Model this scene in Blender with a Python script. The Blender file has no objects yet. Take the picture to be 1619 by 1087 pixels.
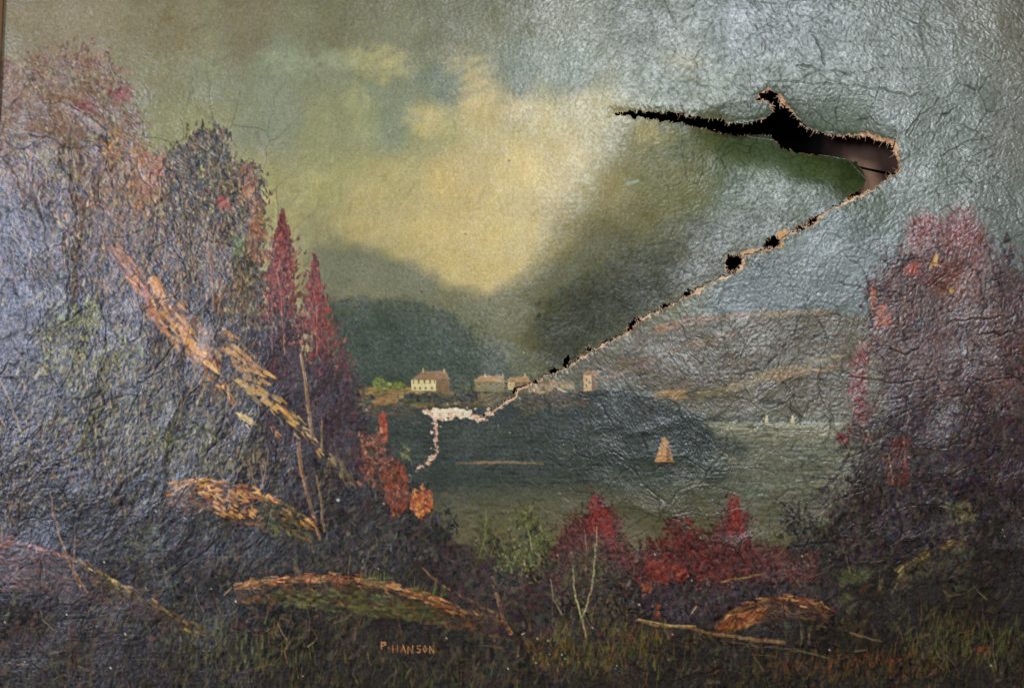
import bpy, math, random
import numpy as np
from mathutils import Vector

# ------------------------------------------------------------------ camera
S = 0.0006                       # metres per photo pixel on the canvas
D = 1.25
FPX = D / S
PITCH = math.radians(7.0)
scene = bpy.context.scene
cam_d = bpy.data.cameras.new("camera")
cam_d.sensor_width = 36.0
cam_d.lens = 36.0 * FPX / 1619.0
cam_d.clip_start = 0.01
cam_d.clip_end = 100
cam = bpy.data.objects.new("camera", cam_d)
scene.collection.objects.link(cam)
CAM = np.array([0.0, -D * math.cos(PITCH), -D * math.sin(PITCH)])
cam.location = CAM
cam.rotation_euler = (math.radians(90) + PITCH, 0, 0)
scene.camera = cam
# ------------------------------------------------------------------ world and lamps
w = bpy.data.worlds.new("World"); scene.world = w; w.use_nodes = True
bg = w.node_tree.nodes["Background"]
bg.inputs[0].default_value = (1.0, 0.93, 0.80, 1); bg.inputs[1].default_value = 0.03

def lamp(name, loc, target, sx, sy, power, col):
    l = bpy.data.lights.new(name, 'AREA'); l.shape = 'RECTANGLE'
    l.size = sx; l.size_y = sy; l.energy = power; l.color = col
    o = bpy.data.objects.new(name, l); scene.collection.objects.link(o)
    o.location = loc
    o.rotation_euler = (Vector(target) - Vector(loc)).to_track_quat('-Z', 'Y').to_euler()
    return o
lamp("window_light_right", (0.60, -2.5, 1.0), (0.1, 0, 0.1), 0.72, 0.62, 42, (0.86, 0.93, 1.0))
lamp("window_light_left", (-1.58, -2.4, 0.42), (-0.2, 0, 0.0), 0.55, 0.72, 35, (0.66, 0.74, 1.0))
lamp("room_light", (-1.1, -1.0, 2.1), (0, 0, 0), 0.8, 0.8, 48, (1.0, 0.94, 0.82))
scene.view_settings.view_transform = 'Standard'
scene.view_settings.look = 'None'
scene.view_settings.exposure = 0.0

rng = np.random.default_rng(7)
rnd = random.Random(11)
f32 = np.float32

def lin(c):
    c = np.asarray(c, dtype=np.float64) / 255.0
    return np.where(c <= 0.04045, c / 12.92, ((c + 0.055) / 1.055) ** 2.4)

# photo pixel + depth behind the canvas plane (in px) -> point in the place
def place(px, py, dep):
    a = (np.asarray(px, dtype=np.float64) - 809.5) / FPX
    b = -(np.asarray(py, dtype=np.float64) - 543.5) / FPX
    cp, sp = math.cos(PITCH), math.sin(PITCH)
    dx = a; dy = cp - b * sp; dz = sp + b * cp
    t = (np.asarray(dep) * S - CAM[1]) / dy
    return np.stack([CAM[0] + dx * t, CAM[1] + dy * t, CAM[2] + dz * t], axis=-1)

# ------------------------------------------------------------------ paint buffers
Q = 1.5
X0, X1, Y0, Y1 = -78.0, 1698.0, -48.0, 1146.0
xs = np.arange(X0, X1, Q, dtype=f32); ys = np.arange(Y0, Y1, Q, dtype=f32)
W, H = len(xs), len(ys)
GX, GY = np.meshgrid(xs, ys)
RGB = np.zeros((H, W, 3), f32)
HG = np.zeros((H, W), f32)       # paint relief, px, + towards the viewer
LAB = np.zeros((H, W), np.int16)
LABELS = [("canvas", None)]
def newlab(name, label=None):
    LABELS.append((name, label)); return len(LABELS) - 1

_lat = {}
def vnoise(X, Y, seed):
    if seed not in _lat: _lat[seed] = np.random.default_rng(seed).random((256, 256)).astype(f32)
    L = _lat[seed]
    xi = np.floor(X); yi = np.floor(Y)
    fx = X - xi; fy = Y - yi
    fx = fx * fx * (3 - 2 * fx); fy = fy * fy * (3 - 2 * fy)
    xi = xi.astype(np.int32) & 255; yi = yi.astype(np.int32) & 255
    x2 = (xi + 1) & 255; y2 = (yi + 1) & 255
    return ((L[yi, xi] * (1 - fx) + L[yi, x2] * fx) * (1 - fy) + (L[y2, xi] * (1 - fx) + L[y2, x2] * fx) * fy) * 2 - 1
def fbm(X, Y, sx, sy, seed, octv=4, g=0.5):
    o = 0; a = 1.0; n = 0
    for k in range(octv):
        o = o + a * vnoise(X / sx * 2 ** k + 13.7 * k, Y / sy * 2 ** k + 5.1 * k, seed + k); n += a; a *= g
    return o / n * 1.5
def worley(X, Y, s, seed):
    r = np.random.default_rng(seed); R = r.random((2, 128, 128)).astype(f32)
    T = r.normal(size=(3, 128, 128)).astype(f32)
    x = X / s; y = Y / s
    xi = np.floor(x).astype(np.int32); yi = np.floor(y).astype(np.int32)
    F1 = np.full(X.shape, 9.0, f32); F2 = F1.copy(); H_ = np.zeros(X.shape, f32)
    for j in (-1, 0, 1):
        for i in (-1, 0, 1):
            cx = (xi + i) & 127; cy = (yi + j) & 127
            ddx = x - (xi + i + R[0, cy, cx]); ddy = y - (yi + j + R[1, cy, cx])
            d = np.sqrt(ddx * ddx + ddy * ddy)
            near = d < F1
            F2 = np.where(near, F1, np.minimum(F2, d))
            H_ = np.where(near, (ddx * T[0, cy, cx] + ddy * T[1, cy, cx]) + 0.35 * T[2, cy, cx] * 0.3, H_)
            F1 = np.where(near, d, F1)
    return F1, F2 - F1, H_ * np.clip((F2 - F1) * 2.2, 0, 1)      # in cells

def smooth(a, b, x):
    t = np.clip((x - a) / (b - a), 0, 1); return t * t * (3 - 2 * t)
def inside(pts, X, Y):
    r = np.zeros(np.shape(X), bool); n = len(pts)
    for i in range(n):
        xa, ya = pts[i]; xb, yb = pts[(i + 1) % n]
        if ya == yb: continue
        c = ((ya > Y) != (yb > Y)) & (X < (xb - xa) * (Y - ya) / (yb - ya) + xa)
        r ^= c
    return r
def dline(pts, X, Y, closed=False):
    d = np.full(np.shape(X), 1e9, f32); n = len(pts)
    for i in range(n if closed else n - 1):
        xa, ya = pts[i]; xb, yb = pts[(i + 1) % n]
        vx, vy = xb - xa, yb - ya; L = vx * vx + vy * vy + 1e-9
        t = np.clip(((X - xa) * vx + (Y - ya) * vy) / L, 0, 1)
        d = np.minimum(d, np.hypot(X - xa - t * vx, Y - ya - t * vy))
    return d
def sl(x0, y0, x1, y1):
    return (slice(max(0, int((y0 - Y0) / Q)), min(H, int((y1 - Y0) / Q) + 2)),
            slice(max(0, int((x0 - X0) / Q)), min(W, int((x1 - X0) / Q) + 2)))
def blend(s, m, c, lab=None, h=0.0):
    c = np.asarray(c, f32)
    RGB[s] += (c - RGB[s]) * m[..., None]
    if h: HG[s] += m * (h - HG[s])
    if lab is not None: LAB[s][m > 0.5] = lab
def polyc(pts, c, soft=2.0, rough=0.0, rs=12.0, a=1.0, lab=None, h=0.0, seed=50):
    """filled area with an uneven brushed edge"""
    p = np.array(pts, float); mrg = soft + rough * 2 + 4
    s = sl(p[:, 0].min() - mrg, p[:, 1].min() - mrg, p[:, 0].max() + mrg, p[:, 1].max() + mrg)
    X, Y = GX[s], GY[s]
    if X.size == 0: return
    d = dline(pts, X, Y, True); d = np.where(inside(pts, X, Y), d, -d)
    if rough: d = d + fbm(X, Y, rs, rs, seed, 3) * rough
    m = np.clip(d / soft + 0.5, 0, 1) * a
    blend(s, m.astype(f32), c, lab, h)
def dab(x0, y0, x1, y1, w0, w1, c, a=1.0, h=0.25, lab=None, soft=1.3):
    r = max(w0, w1) + 2
    i0 = max(0, int((min(x0, x1) - r - X0) / Q)); i1 = min(W, int((max(x0, x1) + r - X0) / Q) + 2)
    j0 = max(0, int((min(y0, y1) - r - Y0) / Q)); j1 = min(H, int((max(y0, y1) + r - Y0) / Q) + 2)
    if i1 <= i0 or j1 <= j0: return
    X = xs[i0:i1][None, :] - x0; Y = ys[j0:j1][:, None] - y0
    vx = x1 - x0; vy = y1 - y0; L = vx * vx + vy * vy + 1e-6
    t = (X * vx + Y * vy) / L
    np.clip(t, 0, 1, out=t)
    d = np.sqrt((X - t * vx) ** 2 + (Y - t * vy) ** 2)
    m = np.clip((w0 + (w1 - w0) * t - d) / soft + 0.5, 0, 1) * a
    v = RGB[j0:j1, i0:i1]
    v += (np.asarray(c, f32) - v) * m[..., None]
    if h:
        hv = HG[j0:j1, i0:i1]; hv += m * (h * rnd.uniform(-0.2, 1.5) - hv)
    if lab is not None:
        LAB[j0:j1, i0:i1][m > 0.45] = lab
def jit(c, v=10, hue=4):
    k = rnd.gauss(0, v)
    return [min(255, max(0, q + k + rnd.gauss(0, hue))) for q in c]
def line(pts, w0, w1, c, a=1.0, h=0.5, lab=None, wob=0.6, v=8):
    """a painted line of several touching strokes along a polyline"""
    n = len(pts) - 1; tot = sum(math.dist(pts[i], pts[i + 1]) for i in range(n)); acc = 0
    for i in range(n):
        L = math.dist(pts[i], pts[i + 1]); k = max(1, int(L / 9))
        for q in range(k):
            ta, tb = q / k, (q + 1) / k
            xa = pts[i][0] + (pts[i + 1][0] - pts[i][0]) * ta; ya = pts[i][1] + (pts[i + 1][1] - pts[i][1]) * ta
            xb = pts[i][0] + (pts[i + 1][0] - pts[i][0]) * tb; yb = pts[i][1] + (pts[i + 1][1] - pts[i][1]) * tb
            fa = (acc + L * ta) / tot; fb = (acc + L * tb) / tot
            j = rnd.gauss(0, wob), rnd.gauss(0, wob)
            dab(xa + j[0], ya + j[1], xb + j[0], yb + j[1], w0 + (w1 - w0) * fa, w0 + (w1 - w0) * fb, jit(c, v), a * rnd.uniform(0.75, 1), h, lab)
        acc += L
def pts_in(poly, n, r=None):
    p = np.array(poly, float); out = []
    while len(out) < n:
        X = rng.uniform(p[:, 0].min(), p[:, 0].max(), n * 3); Y = rng.uniform(p[:, 1].min(), p[:, 1].max(), n * 3)
        k = inside(poly, X, Y); out += list(zip(X[k], Y[k]))
    return out[:n]
def foliage(poly, n, pal, size=(1.5, 3.0), ln=(3, 9), ang=90, spread=35, lab=None, a=(0.5, 0.95), h=0.3, clump=0, cr=9, v=13, shade=None):
    """many leaf dabs; clump>0 gathers them round that many centres"""
    if clump:
        cs = pts_in(poly, clump); tone = [rnd.gauss(0, 1) for _ in cs]
        P = []
        for _ in range(n):
            i = rnd.randrange(clump); P.append((cs[i][0] + rnd.gauss(0, cr), cs[i][1] + rnd.gauss(0, cr), tone[i]))
    else:
        P = [(x, y, 0) for x, y in pts_in(poly, n)]
    for x, y, t in P:
        th = math.radians(ang + rnd.gauss(0, spread)); L = rnd.uniform(*ln); wd = rnd.uniform(*size)
        c = pal[min(len(pal) - 1, int(rnd.random() ** 1.0 * len(pal)))]
        c = jit([q + t * 13 for q in c], v)
        if shade: c = shade(x, y, c)
        dx = math.cos(th) * L / 2; dy = -math.sin(th) * L / 2
        dab(x - dx, y - dy, x + dx, y + dy, wd, wd * 0.45, c, rnd.uniform(*a), h, lab, 1.4)

# ================================================================== THE PAINTING
# sky: broad underpainting from brushed colour fields
SKY = [(-40, -30, 126, 118, 94), (120, 30, 130, 122, 98), (250, 30, 116, 110, 84), (400, 60, 112, 108, 86), (540, 60, 108, 108, 86),
       (700, 30, 104, 106, 88), (860, 30, 98, 100, 84), (1000, 40, 92, 98, 90), (1200, 30, 92, 102, 98), (1400, 30, 96, 104, 92), (1600, 40, 104, 104, 88),
       (60, 90, 120, 112, 90), (220, 120, 122, 120, 92), (320, 120, 124, 128, 100), (450, 120, 122, 130, 108), (600, 130, 118, 124, 100),
       (700, 130, 104, 112, 92), (820, 120, 100, 110, 100), (900, 110, 100, 112, 100), (1050, 120, 94, 104, 92),
       (300, 220, 132, 132, 96), (450, 200, 122, 128, 108), (520, 220, 136, 138, 100), (620, 200, 118, 128, 100), (680, 200, 148, 146, 100), (760, 180, 172, 158, 108),
       (860, 180, 176, 162, 110), (940, 180, 160, 150, 104), (430, 300, 144, 140, 98), (520, 300, 152, 150, 104), (620, 290, 168, 158, 108),
       (720, 290, 184, 164, 108), (820, 270, 196, 176, 116), (900, 240, 180, 164, 112), (500, 370, 140, 136, 98), (600, 370, 168, 156, 108),
       (700, 370, 190, 170, 112), (780, 380, 194, 174, 112), (740, 440, 186, 168, 112), (820, 360, 188, 170, 112),
       (1000, 230, 128, 124, 82), (1080, 230, 98, 104, 72), (960, 300, 142, 132, 80), (1060, 300, 112, 114, 76), (1000, 360, 108, 104, 66), (930, 410, 106, 102, 64), (1160, 260, 80, 92, 60), (1160, 320, 84, 96, 74),
       (1280, 270, 58, 70, 40), (1320, 290, 52, 62, 34), (1250, 320, 72, 84, 60), (880, 370, 142, 132, 86), (950, 380, 100, 98, 72),  # darkest greens: shadow of the upper canvas painted into the flap
       (1200, 160, 92, 102, 86), (1300, 170, 100, 110, 94), (1300, 80, 98, 106, 98), (1400, 150, 104, 112, 102), (1500, 200, 104, 114, 100), (1600, 220, 106, 110, 98),
       (1450, 300, 104, 116, 104), (1570, 330, 104, 112, 102), (1300, 400, 110, 121, 119), (1200, 460, 106, 117, 117), (1400, 420, 110, 122, 120), (1300, 340, 98, 112, 108), (1600, 460, 100, 106, 102)]
num = np.zeros((H, W, 3), f32); den = np.zeros((H, W), f32)
wx = GX + fbm(GX, GY, 140, 90, 3) * 26; wy = GY + fbm(GX, GY, 140, 90, 9) * 22
for (x, y, r, g, b) in SKY:
    k = 1.0 / (((wx - x) ** 2 + (wy - y) ** 2) / 3600.0 + 0.12) ** 1.9
    num += k[..., None] * np.array([r, g - 2, b - 7 * (x < 1150)], f32); den += k
RGB[:] = num / den[..., None]
# clouds dragged on in thin warm and grey strokes
def cloud(poly, c, n, a=(0.1, 0.35), ang=20, size=(4, 9), ln=(12, 34), spread=25):
    for x, y in pts_in(poly, n * 3):
        x += rnd.gauss(0, 9); y += rnd.gauss(0, 7); th = math.radians(ang + rnd.gauss(0, spread)); L = rnd.uniform(*ln) * 0.6
        r_ = rnd.uniform(*size) * rnd.choice((0.4, 0.7, 1))
        dab(x, y, x + math.cos(th) * L, y - math.sin(th) * L, r_, r_ * 0.5, jit(c, 6), rnd.uniform(*a) * 0.5, 0.03, None, 5)
cloud([(540, 85), (620, 80), (650, 110), (600, 130), (560, 118)], (176, 164, 104), 60)
cloud([(700, 90), (750, 86), (770, 130), (850, 165), (800, 190), (730, 160)], (188, 168, 116), 120)
cloud([(635, 180), (690, 175), (700, 200), (650, 220)], (182, 164, 104), 60, (0.15, 0.35))
cloud([(540, 140), (590, 150), (600, 220), (560, 230)], (156, 154, 108), 70, (0.1, 0.3), 60)
cloud([(590, 140), (640, 150), (650, 210), (610, 235), (590, 190)], (118, 124, 100), 60)
cloud([(660, 105), (720, 110), (715, 160), (690, 165), (650, 150)], (98, 106, 90), 60, (0.1, 0.3))
cloud([(510, 85), (560, 90), (540, 110), (500, 100)], (150, 158, 124), 30)
cloud([(1050, 90), (1100, 90), (1105, 112), (1060, 115)], (160, 148, 108), 30, (0.12, 0.3))
cloud([(1008, 200), (1035, 196), (1045, 225), (1015, 228)], (160, 146, 84), 30, (0.15, 0.4), 90)
cloud([(400, 90), (520, 85), (500, 110), (420, 112)], (140, 148, 118), 40, (0.1, 0.3), 5)
cloud([(380, 330), (470, 280), (700, 300), (860, 320), (800, 430), (640, 380)], (190, 172, 116), 160, (0.08, 0.25))
cloud([(830, 400), (860, 380), (920, 300), (980, 200), (970, 185), (860, 250), (790, 400)], (190, 174, 122), 90, (0.1, 0.3), 55)
for _ in range(5200):      # overall scumble in the sky
    x = rnd.uniform(-60, 1680); y = rnd.uniform(-40, 520)
    j = int((y - Y0) / Q); i = int((x - X0) / Q)
    c = jit(RGB[j, i], 9, 3); L = rnd.uniform(6, 30); th = math.radians(rnd.choice([60, 60, 95, 20]) + rnd.gauss(0, 14))
    dab(x, y, x + math.cos(th) * L, y - math.sin(th) * L, rnd.uniform(1, 4.5), rnd.uniform(0.6, 2), c, rnd.uniform(0.15, 0.55), 0.1, None, 2.4)

# --- mountains
MOUNT = newlab("painted_mountain", "hazy dark green painted mountain rising behind the houses")
polyc([(500, 385), (560, 388), (640, 420), (700, 445), (770, 466), (800, 452), (880, 410), (1000, 362), (1100, 350), (1180, 335), (1180, 420), (900, 600), (520, 640), (470, 470)],
      (98, 98, 70), soft=26, rough=10, rs=34, a=0.85, lab=MOUNT)
polyc([(505, 400), (560, 394), (620, 412), (700, 448), (660, 500), (520, 480)], (110, 112, 88), soft=30, rough=10, a=0.6)
cloud([(515, 450), (600, 456), (640, 480), (540, 474)], (124, 118, 80), 50, (0.15, 0.45), 0, (2, 4), (6, 18))
polyc([(500, 474), (560, 466), (640, 474), (705, 492), (745, 520), (790, 560), (838, 604), (560, 630), (540, 560)], (62, 68, 50), soft=12, rough=7, rs=18, a=0.9, lab=MOUNT)
polyc([(520, 510), (600, 490), (680, 505), (740, 545), (800, 604), (560, 625)], (50, 60, 48), soft=40, rough=10, rs=20, a=0.85)
polyc([(715, 480), (760, 478), (800, 530), (850, 590), (835, 598), (780, 545)], (98, 100, 78), soft=14, rough=6, a=0.55)
polyc([(850, 510), (890, 460), (980, 400), (1120, 368), (1230, 340), (1250, 350), (1140, 430), (1000, 510), (900, 575), (868, 592), (850, 560)],
      (68, 66, 44), soft=60, rough=12, rs=30, a=0.72, lab=MOUNT)
polyc([(850, 520), (930, 450), (1060, 425), (1140, 415), (1000, 508), (900, 572), (866, 592)], (48, 50, 34), soft=44, rough=10, a=0.8)
cloud([(515, 452), (600, 455), (640, 478), (540, 472)], (116, 112, 78), 60, (0.15, 0.4), 0, (2, 4), (6, 18))
cloud([(1060, 350), (1230, 330), (1240, 360), (1120, 400)], (82, 88, 84), 90, (0.15, 0.4), 30)
foliage([(520, 470), (700, 480), (860, 580), (560, 615)], 900, [(54, 62, 46), (70, 76, 54), (42, 50, 42), (60, 70, 42), (56, 64, 60)], (1.6, 3.4), (3, 8), 60, 60, a=(0.12, 0.4), h=0.05)
foliage([(840, 480), (1000, 390), (1200, 350), (1000, 505), (880, 580)], 900, [(52, 54, 42), (66, 68, 52), (44, 48, 36), (74, 76, 62)], (2, 4), (4, 10), 40, 40, a=(0.12, 0.4), h=0.05)

# --- right hill
HILL = newlab("painted_hillside", "brown painted hillside with an orange ridge right of the tear")
polyc([(1000, 520), (1060, 508), (1120, 496), (1200, 492), (1300, 494), (1390, 500), (1440, 560), (1400, 680), (1130, 680), (1060, 640), (985, 612), (920, 600), (880, 592), (930, 560)],
      (96, 90, 74), soft=8, rough=5, rs=20, lab=HILL)
polyc([(880, 590), (960, 550), (1040, 545), (1100, 600), (1000, 615), (940, 612)], (84, 80, 62), soft=20, rough=8, a=0.8, lab=HILL)
foliage([(930, 590), (1060, 520), (1200, 498), (1330, 520), (1380, 640), (1150, 660), (1040, 620)], 1700,
        [(96, 86, 72), (112, 96, 78), (80, 80, 74), (104, 100, 86), (84, 74, 64)], (1.5, 3.2), (6, 20), 15, 14, a=(0.25, 0.6), h=0.12)
for (pl, c, n) in [([(1030, 515), (1110, 500), (1190, 492), (1190, 499), (1100, 512), (1040, 526)], (148, 112, 82), 50),
                   ([(1190, 491), (1320, 490), (1320, 496), (1190, 499)], (146, 122, 90), 40),
                   ([(1070, 545), (1120, 530), (1190, 520), (1180, 528), (1110, 548)], (124, 100, 76), 40),
                   ([(1030, 622), (1085, 612), (1080, 630), (1035, 630)], (166, 130, 80), 50),
                   ([(1100, 620), (1180, 600), (1260, 570), (1330, 560), (1330, 568), (1260, 584), (1180, 612), (1100, 632)], (146, 128, 94), 110),
                   ([(1215, 590), (1330, 575), (1330, 582), (1215, 602)], (140, 112, 76), 60),
                   ([(950, 580), (1020, 560), (1080, 550), (1040, 575), (980, 598)], (104, 84, 66), 70)]:
    foliage(pl, n, [c], (1.2, 2.4), (8, 24), 12, 8, a=(0.3, 0.8), h=0.25, lab=HILL)

# --- lake
LAKE = newlab("painted_lake", "dark painted lake with a pale glimmer towards its right shore")
polyc([(520, 640), (690, 640), (860, 625), (990, 615), (1100, 655), (1300, 660), (1400, 690), (1420, 830), (1300, 900), (1000, 900), (700, 880), (560, 800)], (50, 56, 48), soft=6, rough=3, lab=LAKE)
polyc([(640, 790), (800, 775), (1000, 770), (1200, 775), (1330, 760), (1320, 880), (1000, 900), (700, 900), (620, 850)], (92, 88, 66), soft=46, rough=8, a=0.9)
polyc([(690, 830), (860, 810), (1000, 830), (1250, 830), (1280, 880), (900, 900), (700, 890)], (106, 99, 68), soft=34, rough=8, a=0.6)
polyc([(1130, 640), (1180, 640), (1330, 650), (1440, 680), (1420, 830), (1280, 850), (1160, 830), (1150, 740)], (112, 110, 92), soft=80, rough=14, rs=30, a=0.95)
foliage([(1050, 690), (1400, 690), (1380, 830), (1100, 800)], 260, [(66, 72, 62), (84, 88, 72), (116, 116, 96), (132, 130, 106)], (1.2, 2.8), (14, 44), 0, 5, a=(0.3, 0.7), h=0.1)
polyc([(1100, 672), (1210, 670), (1330, 674), (1300, 690), (1200, 700), (1140, 690)], (152, 148, 120), soft=10, rough=4, a=0.8)
foliage([(560, 650), (1000, 640), (1100, 690), (1150, 760), (680, 775)], 700, [(44, 50, 44), (58, 62, 54), (40, 44, 42), (62, 66, 58)], (1.4, 3), (10, 34), 0, 5, a=(0.2, 0.5), h=0.06)
foliage([(700, 780), (1300, 770), (1250, 860), (720, 850)], 500, [(74, 72, 54), (94, 88, 64), (84, 82, 66)], (1.6, 3.4), (10, 34), 0, 6, a=(0.15, 0.4), h=0.06)
foliage([(1110, 668), (1380, 668), (1370, 780), (1200, 780)], 420, [(136, 134, 108), (108, 108, 90), (90, 92, 80), (120, 118, 96)], (1, 2), (10, 40), 0, 5, a=(0.3, 0.7), h=0.25)
foliage([(900, 735), (1200, 745), (1250, 790), (1060, 770), (940, 760)], 90, [(96, 100, 92), (112, 112, 98)], (0.8, 1.5), (10, 30), 0, 5, a=(0.3, 0.6), h=0.2)
for _ in range(70):
    x = rnd.uniform(1092, 1330); y = 668 + abs(rnd.gauss(0, 1)) * 9; line([(x, y), (x + rnd.uniform(14, 50), y + rnd.uniform(-0.6, 0.6))], rnd.uniform(0.6, 1.2), 0.6, rnd.choice([(168, 164, 136), (150, 148, 126), (136, 130, 106)]), 0.75, 0.35, LAKE, 0.3)
line([(720, 733), (760, 731), (800, 730), (858, 733)], 1.2, 1.6, (118, 98, 72), 0.9, 0.2, LAKE)
line([(755, 731), (800, 730), (830, 732)], 2.0, 1.4, (136, 108, 76), 0.9, 0.2, LAKE)
# headland: dark blue green rocks under the village
HEAD = newlab("painted_headland", "dark blue green painted headland sloping into the lake")
polyc([(560, 612), (700, 618), (800, 618), (900, 610), (985, 615), (1050, 636), (1110, 668), (1175, 712), (1100, 716), (960, 700), (820, 676), (700, 655), (560, 650)], (48, 54, 50), soft=34, rough=9, rs=18, lab=HEAD)
foliage([(800, 630), (980, 620), (1050, 640), (1120, 700), (980, 705), (820, 680)], 600, [(42, 48, 50), (56, 62, 62), (50, 54, 48), (66, 66, 58), (60, 54, 44)], (1.4, 3), (4, 12), 150, 30, a=(0.25, 0.6), h=0.15, lab=None)
foliage([(815, 615), (920, 612), (930, 640), (820, 660)], 160, [(96, 76, 54), (78, 66, 50), (64, 60, 46)], (1.5, 3), (4, 12), 10, 20, a=(0.3, 0.7), h=0.15)
foliage([(565, 612), (650, 612), (740, 622), (830, 600), (850, 612), (800, 640), (680, 645), (565, 640)], 330, [(110, 92, 56), (84, 76, 46), (60, 60, 40), (128, 104, 62)], (1.5, 3), (6, 16), 0, 12, a=(0.4, 0.8), h=0.15)
foliage([(565, 612), (640, 610), (700, 625), (680, 632), (570, 622)], 110, [(150, 126, 76), (132, 108, 62)], (1, 2), (6, 16), 4, 6, a=(0.5, 0.9), h=0.15)
foliage([(590, 632), (620, 624), (640, 632), (600, 640)], 40, [(142, 112, 70)], (1.5, 3), (4, 12), 10, 8, a=(0.5, 0.9), h=0.15)
foliage([(560, 640), (680, 645), (680, 655), (560, 660)], 110, [(56, 52, 44), (90, 76, 54)], (1, 2.4), (8, 20), 0, 6, a=(0.3, 0.7), h=0.1)
foliage([(640, 622), (700, 624), (690, 634), (650, 634)], 60, [(50, 48, 36), (40, 42, 32)], (2, 3), (4, 8), 0, 20, a=(0.6, 0.9), h=0.1)
SHR = newlab("painted_bush", "olive green painted shrubs between the two houses")
foliage([(722, 612), (735, 603), (752, 612), (752, 628), (722, 630)], 90, [(84, 88, 42), (56, 58, 34), (44, 44, 32)], (1.5, 3), (2, 5), 90, 50, lab=SHR)
foliage([(725, 618), (752, 618), (755, 632), (722, 632)], 50, [(46, 42, 32), (36, 36, 28)], (2, 3), (2, 5), 90, 50, lab=SHR)
foliage([(588, 600), (600, 593), (612, 602), (640, 606), (640, 613), (588, 613)], 90, [(110, 120, 52), (84, 96, 44), (130, 130, 60)], (1.3, 2.6), (2, 5), 90, 50, lab=newlab("painted_bush", "yellow green painted bush on the far shore"))

# --- houses
def house(label, front, side, roof, cf, cs, cr, wins, chim, doors=()):
    L = newlab("painted_house", label)
    polyc(front, cf, 1.2, 0.5, 6, 1, L, 0.4)
    if side: polyc(side, cs, 1.2, 0.5, 6, 1, L, 0.3)
    polyc(roof, cr, 1.2, 0.6, 6, 1, L, 0.5)
    p = np.array(roof, float)
    for _ in range(14):
        x = rnd.uniform(p[:, 0].min() + 3, p[:, 0].max() - 8); y = rnd.uniform(p[:, 1].min() + 3, p[:, 1].max() - 1)
        dab(x, y, x + 6, y + 0.4, 0.9, 0.6, jit(cr, 14), 0.6, 0.2)
    for (x, y, w_, h_) in wins: dab(x, y, x, y + h_, w_, w_ * 0.9, (92, 64, 44), 0.85, -0.2, None, 1.0)
    for (x, y) in chim: dab(x, y, x, y + 4, 1.3, 1.3, (196, 168, 120), 0.95, 0.4, L, 1.0)
house("large cream painted house with two rows of windows", [(650, 600), (690, 600), (690, 618), (650, 617)], [(690, 600), (711, 601), (710, 617), (690, 618)],
      [(652, 599), (668, 587), (704, 586), (712, 600), (690, 600)], (204, 190, 138), (118, 92, 62), (140, 108, 76),
      [(654, 602, 1.2, 3), (662, 602, 1.2, 3), (671, 602, 1.2, 3), (680, 602, 1.2, 3), (687, 602, 1, 3), (656, 612, 1.1, 3), (664, 612, 1.1, 3), (673, 612, 1.1, 3), (683, 612, 1.1, 3), (699, 605, 1.2, 3)],
      [(669, 583), (702, 584)])
house("low olive painted house with a tan hipped roof", [(750, 603), (798, 603), (797, 620), (751, 618)], None,
      [(749, 602), (760, 594), (792, 594), (802, 604)], (122, 112, 74), (80, 60, 40), (168, 132, 88),
      [(757, 606, 1.1, 2), (766, 606, 1.1, 2), (775, 607, 1.1, 2), (785, 607, 1.1, 2)], [(767, 591), (795, 592)])
house("small cream painted house cut by the tear", [(803, 604), (815, 604), (812, 616), (803, 616)], [(815, 603), (834, 603), (822, 612), (812, 616)],
      [(802, 603), (806, 596), (834, 595), (840, 604)], (196, 174, 124), (128, 104, 70), (166, 132, 88), [(807, 607, 1, 2), (816, 606, 1, 2)], [(830, 591)])
TOW = newlab("painted_tower", "small square painted tower with an orange roof")
polyc([(922, 592), (936, 592), (936, 618), (923, 618)], (190, 160, 116), 1.2, 0.5, 6, 1, TOW, 0.4)
polyc([(936, 592), (944, 594), (943, 616), (936, 618)], (116, 90, 68), 1.2, 0.5, 6, 1, TOW, 0.3)
polyc([(921, 592), (928, 586), (944, 587), (946, 593)], (160, 118, 82), 1.2, 0.5, 6, 1, TOW, 0.4)
for x, y in ((927, 599), (927, 608), (932, 603)): dab(x, y, x, y + 3, 1, 1, (70, 50, 38), 0.9, -0.2)
house("low painted ruin with pale walls right of the tear", [(868, 600), (908, 606), (908, 616), (868, 612)], None,
      [(868, 600), (880, 598), (906, 604), (908, 608)], (150, 134, 102), (0, 0, 0), (124, 106, 82), [(884, 609, 1.1, 2)], [])
foliage([(852, 604), (880, 600), (870, 620), (836, 622)], 60, [(166, 138, 106), (140, 114, 84)], (1, 2.2), (3, 8), 20, 20, a=(0.5, 0.9), lab=None)
dab(882, 614, 894, 619, 1.4, 1.4, (196, 176, 136), 0.9, 0.4)

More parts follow.
